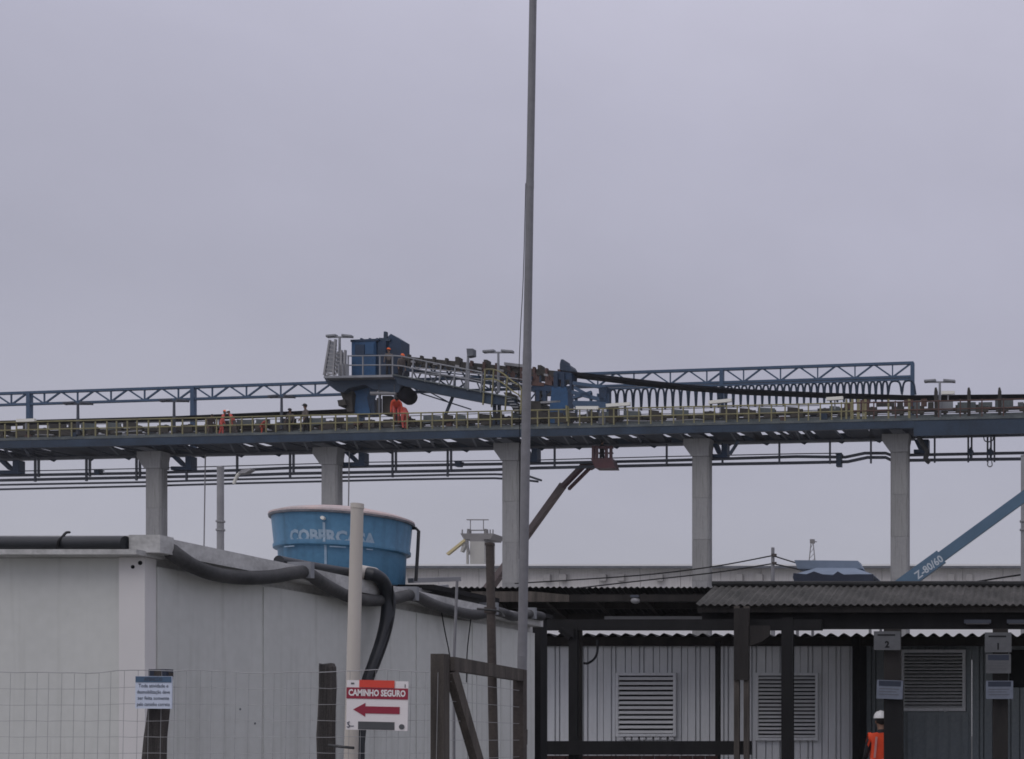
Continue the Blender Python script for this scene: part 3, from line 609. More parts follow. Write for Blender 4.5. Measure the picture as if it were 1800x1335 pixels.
# lamps and sensors along the bridge
def twin_lamp(u, vtop, vbot, off, half, label, mat, dark=True):
    t_ = thing('twin_lamp_post', label, 'lamp', C(u, vbot, off), 'twin headed lamp posts along the conveyor bridge')
    build(MB().tube([C(u, vbot, off), C(u, vtop + 2, off)], [0.10, 0.07], 8), 'pole', mat, t_)
    build(MB().beam(C(u - half * 0.8, vtop + 3, off), C(u + half * 0.8, vtop + 3, off), 0.09, 0.09), 'crossbar', mat, t_)
    for s_ in (-1, 1):
        for o_ in (0.0, 0.5):
            a = C(u + s_ * half * 0.25, vtop + o_ * 2, off + o_); b = C(u + s_ * half, vtop + (1.5 if s_ < 0 else 1.5) + o_ * 2, off + o_)
            build(MB().beam(a, b, 0.28, 0.11), 'lamp_head', m['palepipe'] if not dark else mat, t_)
    return t_
twin_lamp(597, 590, 660, 0.9, 22, 'twin lamp post above the ladder tower at the blue tower', m['greyrail'])
twin_lamp(876, 617, 690, 0.6, 26, 'twin lamp post leaning over the sloping gantry left of the mast', m['greyrail'])
twin_lamp(1652, 669, 738, 0.6, 27, 'twin lamp post beside the end of the overhead truss', m['greyrail'])
twin_lamp(137, 708, 764, 0.3, 24, 'twin lamp post against the truss, leftmost on the bridge', m['pipe'])
twin_lamp(306, 703, 760, 0.3, 24, 'twin lamp post just left of the truss post over the leftmost column', m['pipe'])
twin_lamp(495, 696, 755, 0.3, 22, 'twin lamp post beside the two men in brown workwear', m['pipe'])
s_ = thing('camera_mast', 'short post with a boxy camera head above the sloping gantry', 'camera', C(821, 690, 0.9))
build(MB().tube([C(820, 690, 0.9), C(823, 625, 0.9)], [0.16, 0.07], 8), 'pole', m['greyrail'], s_)
build(MB().prism([C(820, 613, 0.7), C(831, 613, 0.7), C(831, 625, 0.7), C(821, 627, 0.7)], N * 0.4), 'camera_head', m['flange'], s_)
for i_, (a, b, c, d, lab) in enumerate(((1066, 713.5, 1108, 710.5, 'white tube lamp on the rail right of the blue head tower'), (1246, 708, 1286, 704, 'white tube lamp on the rail midway along the right half of the bridge'), (1655, 691, 1678, 690.5, 'short white tube lamp beyond the end of the overhead truss'), (1013, 717.5, 1052, 717.5, 'cream tube lamp at the foot of the blue outrigger frame'), (30, 740, 62, 739, 'white tube lamp on the rail at the left edge'), (1453, 702, 1482, 700, 'yellowish tube lamp left of the brown covers'))):
    t_ = thing('tube_lamp', lab, 'lamp', C((a + c) / 2, (b + d) / 2 + 4, 0.02), 'tube lamps on the bridge handrail')
    build(MB().beam(C(a, b, 0.02), C(c, d, 0.02), 0.16, 0.2), 'diffuser', m['lamp'], t_)
    build(MB().beam(C((a + c) / 2, b + 2.5, 0.1), C((a + c) / 2, b + 18, 0.1), 0.08, 0.08), 'bracket', m['greyrail'], t_)

# ------------------------------------------------------------------ people
def person_mesh(bend=0.0, arm=(0.25, 0.25), stride=0.12, seg=1, crouch=0.0):
    J = {}; E = []
    def rot(p):      # bend the upper body forward (towards -Y) about the hips
        q = Vector(p) - Vector((0, 0, 0.95)); c_, s_ = math.cos(bend), math.sin(bend)
        return Vector((q.x, q.y * c_ - q.z * s_, q.y * s_ + q.z * c_)) + Vector((0, 0, 0.95))
    def j(n, p, r, par=None, up=False):
        J[n] = (rot(p) if up else Vector(p), r, par)
    j('pelvis', (0, 0, 0.95), 0.145); j('spine', (0, -0.01, 1.13), 0.135, 'pelvis', True); j('chest', (0, 0, 1.32), 0.165, 'spine', True)
    j('neckb', (0, 0.0, 1.47), 0.075, 'chest', True); j('neck', (0, -0.01, 1.53), 0.056, 'neckb', True)
    j('jaw', (0, -0.035, 1.59), 0.072, 'neck', True); j('head', (0, -0.02, 1.665), 0.088, 'jaw', True); j('crown', (0, -0.01, 1.73), 0.066, 'head', True)
    for s_, sd in ((-1, 'l'), (1, 'r')):
        a = arm[0 if s_ < 0 else 1]
        j('sh' + sd, (s_ * 0.175, 0, 1.41), 0.075, 'chest', True)
        el = Vector((s_ * 0.235, -math.sin(a) * 0.28, 1.41 - math.cos(a) * 0.28)); j('el' + sd, el, 0.052, 'sh' + sd, True)
        a2 = a + 0.35; wr = el + Vector((s_ * 0.01, -math.sin(a2) * 0.25, -math.cos(a2) * 0.25)); j('wr' + sd, wr, 0.036, 'el' + sd, True)
        hd = wr + Vector((0, -math.sin(a2) * 0.08, -math.cos(a2) * 0.08)); j('ha' + sd, hd, 0.040, 'wr' + sd, True)
        st = stride * s_
        j('hip' + sd, (s_ * 0.095, 0, 0.88), 0.105, 'pelvis'); j('kn' + sd, (s_ * 0.105, -0.03 + st * 0.5, 0.49), 0.068, 'hip' + sd)
        j('an' + sd, (s_ * 0.11, 0.03 + st, 0.10), 0.048, 'kn' + sd); j('toe' + sd, (s_ * 0.125, -0.13 + st, 0.045), 0.042, 'an' + sd)
    keys = list(J); me = bpy.data.meshes.new('p')
    me.from_pydata([J[k_][0] for k_ in keys], [(keys.index(J[k_][2]), keys.index(k_)) for k_ in keys if J[k_][2]], [])
    o = bpy.data.objects.new('p', me); COL.objects.link(o)
    md = o.modifiers.new('s', 'SKIN'); md.use_smooth_shade = True
    sv = me.skin_vertices[0].data
    for i_, k_ in enumerate(keys):
        r_ = J[k_][1]; sv[i_].radius = (r_ * (1.18 if k_ in ('chest', 'spine', 'pelvis') else 1.0), r_ * (0.8 if k_ in ('chest', 'spine', 'pelvis') else 1.0)); sv[i_].use_root = (i_ == 0)
    su = o.modifiers.new('u', 'SUBSURF'); su.levels = seg; su.render_levels = seg
    dg = bpy.context.evaluated_depsgraph_get(); out = bpy.data.meshes.new_from_object(o.evaluated_get(dg))
    mb = MB(); mb.v = [v.co.copy() for v in out.vertices]; mb.f = [list(p.vertices) for p in out.polygons]; mb.m = [0] * len(mb.f)
    bpy.data.objects.remove(o); bpy.data.meshes.remove(me); bpy.data.meshes.remove(out)
    reg = {}
    for i_, f in enumerate(mb.f):
        c = sum((mb.v[q] for q in f), Vector()) / len(f)
        best = min(keys, key=lambda k_: (J[k_][0] - c).length - J[k_][1] * 0.8)
        reg[i_] = best
        mb.m[i_] = 1 if best in ('neck', 'jaw', 'head', 'crown', 'hal', 'har') else (3 if best[:2] in ('an', 'to') and c.z < 0.16 else (2 if best[:2] in ('hi', 'kn', 'an') or best == 'pelvis' else 0))
    # five fingers on each hand, nose and ears on the head
    for sd in 'lr':
        h_ = J['ha' + sd][0]; w_ = J['wr' + sd][0]; t_ = (h_ - w_).normalized(); sgn = -1 if sd == 'l' else 1
        fw = Vector((0, -1, 0)); fw = (fw - t_ * fw.dot(t_)).normalized(); sidev = t_.cross(fw)
        for q, ln in enumerate((0.060, 0.072, 0.076, 0.068)):
            b = h_ + fw * (0.027 - 0.018 * q) + t_ * 0.01; mid = b + t_ * ln * 0.6
            mb.tube([b, mid, mid + (t_ * 0.8 - Vector((sgn * 0.6, 0, 0))) * ln * 0.4], [0.0095, 0.009, 0.007], 6, 1)
        b = w_ + t_ * 0.035 + fw * 0.025; mb.tube([b, b + fw * 0.025 + t_ * 0.025, b + fw * 0.03 + t_ * 0.055], [0.012, 0.011, 0.008], 6, 1)
    hp = J['head'][0]; up_ = (J['crown'][0] - J['neck'][0]).normalized(); fw = Vector((0, -math.cos(bend), -math.sin(bend)))
    mb.ball(hp + fw * 0.088 - up_ * 0.02, 0.018, 8, (0.8, 1, 1.3), 1)
    for s_ in (-1, 1):
        mb.ball(hp + Vector((s_ * 0.088, 0, 0)) - up_ * 0.02, 0.022, 8, (0.4, 0.8, 1.3), 1)
        mb.ball(hp + fw * 0.080 + Vector((s_ * 0.030, 0, 0)) + up_ * 0.01, 0.010, 6, (1, 1, 0.7), 4)
    mb.ball(hp + fw * 0.072 - up_ * 0.062, 0.018, 6, (1.3, 0.7, 0.4), 4)
    n0 = len(mb.v); mb.ball((0, 0, 0), 0.092, 10, (0.98, 1.0, 0.95), 4)         # hair cap on the back of the head
    for i_ in range(n0, len(mb.v)):
        p = mb.v[i_]; mb.v[i_] = hp - fw * 0.014 + up_ * 0.012 + Vector((p.x, 0, 0)) + fw * (-p.y) + up_ * p.z
    return mb, J, reg, up_, fw
def helmet_mb(J, up_, fw):
    mb = MB(); prof = [(0.125, 0.0), (0.122, 0.012), (0.116, 0.045), (0.10, 0.085), (0.07, 0.112), (0.03, 0.124), (0.001, 0.126)]
    mb.lathe(prof, (0, 0, 0), 18)
    mb.prism([Vector((0.10 * math.cos(a_), -0.07 - 0.11 * math.sin(a_), 0.001)) for a_ in [math.pi * q / 8 for q in range(9)]], (0, 0, 0.012))
    mb.beam((0, -0.115, 0.05), (0, -0.03, 0.128), 0.025, 0.012); mb.beam((0, -0.03, 0.128), (0, 0.09, 0.095), 0.025, 0.012)
    c = J['head'][0] + up_ * 0.045; r_ = Vector((1, 0, 0))
    mb.v = [c + r_ * p.x - fw * p.y + up_ * p.z for p in mb.v]
    return mb
def person(loc, rz, label, top_m, leg_m, helmet=None, scale=1.0, vest=False, group=None, **kw):
    mb, J, reg, up_, fw = person_mesh(**kw)
    t_ = thing('person', label, 'person', Vector(loc), group); W0 = Vector(loc)
    rot = Matrix.Rotation(rz, 3, 'Z')
    tr = lambda p: W0 + rot @ (Vector(p) * scale)
    def put(mb_, name, mats, sm=True):
        mb_.v = [tr(p) for p in mb_.v]; return build(mb_, name, mats, t_, sm)
    if vest:
        vb = MB(); used = {}
        cen = lambda f: sum((mb.v[q] for q in f), Vector()) / len(f)
        for i_, f in enumerate(mb.f):
            if i_ in reg and reg[i_] in ('spine', 'chest', 'pelvis', 'neckb', 'shl', 'shr') and 0.86 < cen(f).z < 1.46 and abs(cen(f).x) < 0.215:
                ids = []
                for q in f:
                    if q not in used:
                        p = mb.v[q]; ax = Vector((0, 0, p.z)); dr = (p - ax); used[q] = len(vb.v); vb.v.append(p + dr.normalized() * 0.022 + Z * 0.006)
                    ids.append(used[q])
                zc = cen(f).z; back = cen(f).y
                vb.f.append(ids); vb.m.append(1 if (0.96 < zc < 1.01) else 0)
        put(vb, 'vest', [m['vest'], m['vestband']])
        for s_ in (-1, 1):
            for ys in (-1, 1):
                bd = MB(); bd.beam((s_ * 0.155, ys * 0.135, 1.05), (s_ * 0.12, ys * 0.125, 1.40), 0.012, 0.035, up=Vector((1, 0, 0)))
                put(bd, 'reflective_stripe', m['vestband'], False)
    put(mb, 'body', [top_m, m['skin'], leg_m, m['boot'], m['hair']])
    if helmet is not None: put(helmet_mb(J, up_, fw), 'hard_hat', helmet)
    return t_
def deck_pt(u, off): p = C(u, 740, off); p.z = ZD; return p
GW = 'workers on the conveyor bridge'
fz = ALPHA
person(deck_pt(389, 0.6), 2.2 + fz, 'worker in faded red overalls standing at the rail, first from the left truss post', m['pinkred'], m['pinkred'], m['helmet_or'], vest=False, group=GW, bend=0.25, scale=1.0)
person(deck_pt(413, 0.6), -1.0 + fz, 'worker in faded red bending over beside the standing one in red', m['pinkred'], m['browncloth'], m['helmet'], group=GW, bend=0.5)
person(deck_pt(460, 0.5), 1.6 + fz, 'worker in pale pink crouched low at the rail right of the red pair', m['pinkred'], m['orange'], None, group=GW, bend=0.95, scale=0.72)
person(deck_pt(369, 0.8), 1.0 + fz, 'worker in dull khaki stooping just left of the red workers', m['browncloth'], m['browncloth'], None, group=GW, bend=0.7, scale=0.95)
person(deck_pt(511, 0.9), 0.3 + fz, 'worker in brown standing left of a fellow in brown by the lamp post', m['browncloth'], m['darkcloth'], m['boot'], group=GW, bend=0.15, scale=1.0)
person(deck_pt(538, 0.9), -0.4 + fz, 'worker in brown standing tall at the left of the blue tower', m['browncloth'], m['darkcloth'], m['boot'], group=GW, bend=0.05, scale=1.16)
person(deck_pt(697, 0.5) + Z * 0.45, 0.6 + fz, 'worker in bright orange leaning under the dark drum of the tripper', m['orange'], m['pinkred'], None, group=GW, bend=1.25, arm=(0.9, 0.9), scale=1.3)
person(deck_pt(711, 0.4), -2.2 + fz, 'worker in orange crouched at the rail right of the one under the drum', m['pinkred'], m['pinkred'], None, group=GW, bend=0.8, scale=1.25)
def plat_pt(u, off): p = C(u, 661, off); return p
person(plat_pt(684, 0.8), 0.4 + fz, 'worker in brown with a dark helmet on the tripper platform below the hood', m['browncloth'], m['darkcloth'], m['helmet_or'], group=GW, bend=0.1)
person(plat_pt(703, 0.75) - Z * 0.35, 1.2 + fz, 'worker in a bright orange helmet at the top of the sloping walkway', m['browncloth'], m['darkcloth'], m['helmet_or'], group=GW, bend=0.35)

# ------------------------------------------------------------------ maroon boom lift under the bridge
def YP(u, v, Y): return P(u, v, Y)
bl = thing('boom_lift', 'maroon and grey boom lift reaching up under the bridge past the column behind the mast', 'boom lift', P(700, 1270 + H * F / 86, 86))
base = P(700, 1270 + H * F / 86, 86)
build(MB().box(base + Vector((0, 0, 0.95)), (5.2, 2.4, 0.7)), 'chassis', m['maroon'], bl)
for sx in (-1, 1):
    for sy in (-1, 1):
        c_ = base + Vector((sx * 1.7, sy * 1.2, 0.6))
        build(MB().tube([c_ - Vector((0, 0.22, 0)), c_ + Vector((0, 0.22, 0))], 0.6, 16), 'wheel', m['boot'], bl, True)
build(MB().box(base + Vector((0, 0, 1.9)), (2.6, 1.9, 1.2)), 'turret', m['maroon'], bl)
p0 = base + Vector((0.2, 0, 2.5)); p1 = P(990, 853, 79.0); p2 = P(1030, 814, 77.2)
mid_ = p0.lerp(p1, 0.62)
build(MB().beam(p0, mid_, 0.42, 0.60), 'boom', m['grey_boom'], bl)
build(MB().beam(mid_, p1, 0.32, 0.44), 'boom_extension', m['grey_boom'], bl)
build(MB().beam(P(985, 860, 79.2), P(1024, 820, 77.4), 0.28, 0.30), 'jib', m['maroon'], bl)
build(MB().beam(P(1000, 860, 79.0), P(1036, 824, 77.2), 0.16, 0.18), 'jib_cylinder', m['maroon'], bl)
build(MB().prism([P(1018, 812, 77.3), P(1042, 810, 77.3), P(1044, 818, 77.3), P(1034, 824, 77.3), P(1020, 820, 77.3)], (0, 0.6, 0)), 'jib_head', m['maroon'], bl)
Yb = 75.6
bk = build(MB().prism([P(1038, 806, Yb), P(1076, 806, Yb), P(1081, 823, Yb), P(1046, 823, Yb)], (0, 0.8, 0)), 'basket', m['maroon'], bl)
for a in (1043, 1049, 1066, 1074):
    build(MB().beam(P(a, 808, Yb + 0.1), P(a, 784, Yb + 0.1), 0.16, 0.16), 'basket_post', m['maroon'], bl)
build(MB().beam(P(1041, 787, Yb + 0.1), P(1078, 787, Yb + 0.1), 0.14, 0.14), 'basket_rail', m['maroon'], bl); build(MB().beam(P(1041, 797, Yb + 1.5), P(1078, 797, Yb + 1.5), 0.1, 0.1), 'basket_rail', m['maroon'], bl)
pb = P(1058, 822, Yb + 0.8)
person(pb, 2.6, 'worker in dark clothes standing in the maroon lift basket below the bridge', m['darkcloth'], m['darkcloth'], m['boot'], group=None)

# ------------------------------------------------------------------ blue boom lift on the right
YB = 40.0
b2 = P(1566, 1270 + H * F / YB, YB)
bl2 = thing('boom_lift', 'pale blue boom lift marked Z-80/60 rising behind the corrugated shed roof at right', 'boom lift', b2)
build(MB().box(b2 + Vector((0, 0, 0.9)), (4.6, 2.3, 0.7)), 'chassis', m['liftblue'], bl2)
for sx in (-1, 1):
    for sy in (-1, 1):
        c_ = b2 + Vector((sx * 1.5, sy * 1.15, 0.55))
        build(MB().tube([c_ - Vector((0, 0.2, 0)), c_ + Vector((0, 0.2, 0))], 0.55, 16), 'wheel', m['boot'], bl2, True)
build(MB().box(b2 + Vector((0, 0, 1.75)), (2.2, 1.7, 1.0)), 'turret', m['liftblue'], bl2)
q0 = P(1560, 1048, YB); q1 = P(1655, 979, YB); q2 = P(2010, 720, YB)
build(MB().beam(P(1564, 1215, YB), P(1566, 1054, YB), 0.4, 0.42), 'riser', m['liftblue'], bl2)
lower = build(MB().beam(q0, q1, 0.24, 0.50), 'boom', m['liftblue'], bl2)
build(MB().beam(P(1640, 990, YB), q2, 0.18, 0.36), 'boom_extension', m['liftblue'], bl2)
dv_ = (q1 - q0).normalized(); up2 = Vector((-dv_.z, 0, dv_.x)); tcn = P(1635, 998, YB) + Vector((0, -0.216, 0))
lab_c = P(1634, 998.5, YB)
text_part('lettering', 'Z-80/60', 0.36, lambda x, y: Vector((lab_c.x, YB - 0.126, lab_c.z)) + dv_ * x + up2 * y, m['letter'], lower, 0.008, width=1.12)
build(MB().prism([q2 + Vector((-0.2, -0.8, -0.6)), q2 + Vector((2.0, -0.8, -0.6)), q2 + Vector((2.0, 0.8, -0.6)), q2 + Vector((-0.2, 0.8, -0.6))], (0, 0, 1.1)), 'basket', m['liftblue'], bl2)

# ------------------------------------------------------------------ far warehouse, crane, tower, wires
YW = 130.0
wh = thing('warehouse', 'long flat grey warehouse with a pale roof edge on the horizon behind everything', 'warehouse', P(1400, 1270 + H * F / YW, YW))
xa, xb = P(560, 0, YW).x, P(2400, 0, YW).x
def zof(v, Y): return H + (V0 - v) * Y / F
z0, z1, z2, z3 = 0.0, zof(1085, YW), zof(998, YW), zof(985, YW)
# grey sheets above; lower wall whitened to stand for sky brightness under the shed
nx_ = 26; dx_ = (xb - xa) / nx_
for i_ in range(nx_):
    x0 = xa + i_ * dx_
    build(MB().box((x0 + dx_ / 2, YW, (z1 + z2) / 2), (dx_ - 0.05, 0.3, z2 - z1)), 'cladding_sheet', m['cladding'], wh)
build(MB().box(((xa + xb) / 2, YW + 0.1, z1 / 2), (xb - xa, 0.3, z1)), 'lower_wall', m['lowclad'], wh)
build(MB().prism([(xa - 1, YW - 1.0, z2), (xa - 1, YW + 4, z3 + 0.1), (xa - 1, YW + 40, z3 + 0.1), (xa - 1, YW + 40, z2)], (xb - xa + 2, 0, 0)), 'roof', m['ridge'], wh)
build(MB().box(((xa + xb) / 2, YW - 1.1, z2 - 0.1), (xb - xa + 2, 0.25, 0.25)), 'gutter', m['flange'], wh)
for a in (962, 990, 1060, 1092, 1160, 1300, 1335, 1672, 1704):
    build(MB().box(P(a, 1016, YW - 0.5), (0.75, 0.5, 0.75)), 'vent', m['ventgrey'], wh)
YK = 250.0
ck = thing('ship_loader', 'hazy pale ship loader crane with yellow boom far behind the warehouse', 'crane', P(840, 1270 + H * F / YK, YK))
def kb(pts, dep, name, mat, dy=0): build(MB().prism([P(a, b, YK + dy) for a, b in pts], (0, dep, 0)), name, mat, ck)
kb([(809, 938), (867, 938), (862, 948), (815, 948)], 5, 'platform', m['crane_dark'])
kb([(826, 948), (850, 948), (850, 952), (826, 952)], 4, 'machinery_house', m['crane_dark'])
kb([(826, 952), (851, 952), (851, 1060), (826, 1060)], 5, 'tower', m['crane'])
for a in (821, 852): kb([(a - 1.5, 948), (a + 1, 948), (a + 1, 1100), (a - 1.5, 1100)], 0.6, 'leg', m['crane'], 6)
for a in (823, 853): kb([(a - 2, 930), (a + 1.5, 930), (a + 2, 938), (a - 2.5, 938)], 1, 'bracket', m['crane_dark'])
kb([(823, 931.5), (853, 931.5), (853, 933), (823, 933)], 0.4, 'rail', m['crane_dark'])
for a in (826.5, 849.5): kb([(a - .4, 914), (a + .4, 914), (a + .4, 931), (a - .4, 931)], 0.2, 'mast', m['crane_dark'])
kb([(820, 913.2), (858, 913.2), (858, 914.6), (820, 914.6)], 0.3, 'crossbar', m['crane_dark'])
for a in (812, 861, 866): kb([(a - .5, 931), (a + .5, 931), (a + .5, 938), (a - .5, 938)], 0.3, 'rail_post', m['crane_dark'])
build(MB().beam(P(818, 950, YK), P(787, 975, YK), 0.8, 0.5), 'boom', m['crane_yellow'], ck)
kb([(813, 955), (818, 951), (818, 960), (812, 971), (809, 970)], 1, 'spout', m['crane'])
build(MB().beam(P(820, 950, YK - 1), P(825, 975, YK - 1), 0.35, 0.35), 'strut', m['crane_dark'], ck)
YT = 210.0
at = thing('lattice_tower', 'small hazy lattice tower with an antenna head above the blue canopy', 'tower', P(1428, 1270 + H * F / YT, YT))
lb = MB()
for s_ in (-1, 1):
    for w_ in (-0.3, 0.3): lb.beam(P(1427.5 + s_ * 6.5, 1000, YT + w_ * 3), P(1427.5 + s_ * 2.0, 955, YT + w_), 0.12, 0.12)
for k in range(5): lb.beam(P(1427.5 - 6.5 + k * 0.9, 1000 - k * 9, YT), P(1427.5 + 5.6 - k * 0.9, 991 - k * 9, YT), 0.07, 0.07)
build(lb, 'lattice', m['crane_dark'], at)
build(MB().box(P(1428, 952, YT), (0.8, 0.6, 0.7)), 'antenna_head', m['crane_dark'], at); build(MB().beam(P(1428, 952, YT), P(1436, 953, YT), 0.1, 0.15), 'antenna_arm', m['crane_dark'], at)
zb_ = P(1427.5, 1000, YT); build(MB().prism([P(1420, 1000, YT - 1), P(1435, 1000, YT - 1), P(1435, 1000, YT + 1), P(1420, 1000, YT + 1)], (0, 0, -zb_.z)), 'base_block', m['cladding'], at)
YL = 58.0
up_p = thing('utility_pole', 'short utility pole carrying wires in front of the warehouse left of the blue canopy', 'pole', P(1358.5, 1270 + H * F / YL, YL))
build(MB().tube([P(1358.5, 1270 + H * F / YL, YL), P(1358.5, 963, YL)], [0.16, 0.085], 8), 'pole', m['mast'], up_p, True)
build(MB().beam(P(1356, 976, YL - 0.1), P(1365, 976, YL - 0.1), 0.1, 0.12), 'crossarm', m['rustpole'], up_p); build(MB().beam(P(1357, 990, YL - 0.1), P(1365, 990, YL - 0.1), 0.1, 0.1), 'crossarm', m['rustpole'], up_p)
def wire(pts, lab, r=0.035):
    tag(build(MB().tube(smooth_path(pts, 5), r, 5), 'power_wire', m['wood_black']), lab, 'wire', 'wires on the utility pole')
wire([P(1358, 977, YL), P(1255, 996, YL + 1), P(1120, 1012, YL + 2), P(905, 1026, YL + 3)], 'upper dark wire running left from the utility pole to the mast')
wire([P(1358, 991, YL), P(1255, 1007, YL + 1), P(1120, 1022, YL + 2), P(1000, 1036, YL + 3)], 'lower dark wire running left from the utility pole')
wire([P(1358, 977, YL), P(1400, 990, YL - 1), P(1450, 1004, YL - 2), P(1500, 1014, YL - 3)], 'upper dark wire running right from the utility pole behind the canopy')
wire([P(1358, 991, YL), P(1410, 1003, YL - 1), P(1440, 1015, YL - 2), P(1462, 1026, YL - 3)], 'lower dark wire running right from the utility pole behind the canopy')
wire([P(1700, 1026, 45), P(1760, 1016, 44), P(1880, 998, 42)], 'lone dark wire rising to the right edge above the shed roof')
# blue canopy
YC = 27.0
cz = lambda v: zof(v, YC)
can = thing('canopy', 'small blue grey canopy with a scalloped dark valance behind the shed roof ridge', 'canopy', P(1465, 1270 + H * F / YC, YC + 0.9))
cx = P(1465, 0, YC).x; hw_ = 70 * YC / F; yc0, yc1 = YC, YC + 1.9
eave = cz(1010); pk = cz(989)
mb = MB(); rw = hw_ * 0.62
vs_ = [(cx - hw_, yc0, eave), (cx + hw_, yc0, eave), (cx + hw_, yc1, eave), (cx - hw_, yc1, eave), (cx - rw, (yc0 + yc1) / 2, pk), (cx + rw * 0.6, (yc0 + yc1) / 2, pk)]
mb.add(vs_ + [(a, b, c - 0.02) for a, b, c in vs_], [[0, 1, 5, 4], [2, 3, 4, 5], [1, 2, 5], [3, 0, 4], [7, 6, 10, 11], [9, 8, 11, 10], [8, 7, 11], [6, 9, 10], [0, 6, 7, 1], [1, 7, 8, 2], [2, 8, 9, 3], [3, 9, 6, 0]])
build(mb, 'roof_cloth', m['canopy'], can)
pts = [P(1395, 1008, YC - 0.02), P(1418, 1010, YC - 0.02), P(1431, 1005, YC - 0.02), P(1446, 1010, YC - 0.02), P(1464, 1012, YC - 0.02), P(1473, 1005, YC - 0.02), P(1484, 1011, YC - 0.02), P(1505, 1010, YC - 0.02), P(1535, 1010, YC - 0.02), P(1536, 1022, YC - 0.02), P(1530, 1027, YC - 0.02), P(1398, 1027, YC - 0.02), P(1394, 1016, YC - 0.02)]
build(MB().prism(pts, (0, -0.03, 0)), 'valance', m['canopy_dark'], can)
build(MB().box((cx, yc1 + 0.05, (eave + cz(1027)) / 2), (2 * hw_, 0.03, eave - cz(1027))), 'valance', m['canopy_dark'], can)
for sx in (-1, 1):
    for yy in (yc0 + 0.05, yc1 - 0.05): build(MB().beam((cx + sx * (hw_ - 0.08), yy, 0), (cx + sx * (hw_ - 0.08), yy, eave), 0.06, 0.06), 'post', m['mast'], can)
pcl = build(MB().prism([P(1396, 985, YC + 1.2), P(1508, 986, YC + 1.2), P(1516, 1000, YC + 1.2), P(1402, 1000, YC + 1.2)], (0, 0.5, 0)), 'top_sheet', m['canopy'], can)

# ------------------------------------------------------------------ lamp posts between office and bridge
def lamp_post(u0, w, vtop, Y, lab):
    b = P(u0, 1270 + H * F / Y, Y); t_ = thing('lamp_post', lab, 'lamp post', b, 'grey posts between the office and the bridge')
    r_ = w / 2 * Y / F
    build(MB().tube([b, P(u0, vtop, Y)], [r_ * 1.12, r_], 10), 'pole', m['palepipe'], t_, True)
    for v_ in (917, 932): build(MB().tube([P(u0, v_ + 1.5, Y), P(u0, v_ - 1.5, Y)], r_ * 1.35, 10), 'collar', m['palepipe'], t_)
    build(MB().lathe([(r_ * 1.1, 0), (r_ * 1.05, 0.04), (0.01, 0.07)], P(u0, vtop, Y), 10), 'cap', m['palepipe'], t_)
lamp_post(387.5, 10.5, 823, 42, 'grey collared post rising from behind the white office left of the tank')
lamp_post(1801, 13, 803, 42, 'grey collared post cut by the right edge of the photo')
t_ = thing('street_lamp', 'white curved lamp arm with a flat head beside the grey post left of the tank', 'lamp', C(411, 851, 0.3))
build(MB().tube(smooth_path([C(411, 851, 0.3), C(414, 843, 0.3), C(418, 835, 0.3), C(424, 831, 0.3)], 4), 0.09, 8), 'arm', m['lamp'], t_, True)
build(MB().prism([C(418, 833, 0.1), C(424, 826, 0.1), C(440, 823, 0.1), C(441, 826, 0.1), C(430, 832, 0.1)], N * 0.4), 'lamp_head', m['palepipe'], t_)
build(MB().beam(C(411, 851, 0.3), C(411, 851, 2.3), 0.06, 0.06), 'clamp', m['pipe'], t_)
for uu, lab in ((361, 'thin pale cable dropping from the bridge left of the grey collared post'), (614, 'thin pale cable dropping from the bridge beside the cream post')):
    p = C(uu, bot(uu), 2.0); q = p.copy(); q.z = 1.0; q += D * -0.3
    tag(build(MB().tube([p, q], 0.04, 5), 'hanging_cable', m['palepipe']), lab, 'cable')

# ------------------------------------------------------------------ white office
XS = -6.37; YF = 8.27; ZR = 2.92
YE = F * XS / (940 - U0)
off_ = thing('site_office', 'white flat roofed site office with hoses slung along its wall tops', 'building', Vector((-8.4, 11.0, 0)))
xl = -13.0
# front wall panels
zt = zof(981, YF)
xcur = XS - 0.19; i_ = 0
while xcur > xl:
    w_ = 1.18; x0 = max(xl, xcur - w_)
    build(MB().box(((x0 + xcur) / 2, YF + 0.06, zt / 2), (xcur - x0 - 0.003, 0.10, zt)), 'wall_panel', m['white'], off_); xcur -= w_
build(MB().prism([P(215, 980, YF), P(256, 980, YF), P(271, 984, YF * 1.0 + 0.0), P(271, 980, YF)], (0, 0, 0)) if False else MB().box((XS - 0.1025, YF + 0.02, zt / 2), (0.185, 0.105, zt)), 'corner_post', m['cornerp'], off_)
cp = Vector((XS - 0.075, YF - 0.035, 0))
for a, b, r_ in ((234, 997, 0.014), (247, 990, 0.016)):
    c_ = P(a, b, YF - 0.03); build(MB().tube([c_ + Vector((0, -0.004, 0)), c_ + Vector((0, 0.012, 0))], r_, 10), 'bolt_hole', m['void'], off_)
for yy in (0.0, 0.04):
    build(MB().beam((XS - 0.018, YF + yy, zt - 0.02), (XS - 0.018, YF + yy, zt - 0.06), 0.012, 0.01), 'bolt_hole', m['void'], off_)
build(MB().box(((xl + XS) / 2 - 0.02, YF - 0.03, zt + 0.02), (XS - xl + 0.1, 0.26, 0.036)), 'ledge', m['white_trim'], off_)
build(MB().box(((xl + XS) / 2 - 0.1, YF + 0.10, (zt + 0.04 + 2.945) / 2), (XS - xl - 0.2, 0.06, 2.945 - zt - 0.04)), 'parapet', m['white_trim'], off_)
build(MB().box(((XS - 0.09 + XS + 0.13) / 2, YF - 0.01, zof(955, YF - 0.1)), (0.22, 0.13, 0.125)), 'corner_block', m['white_trim'], off_)
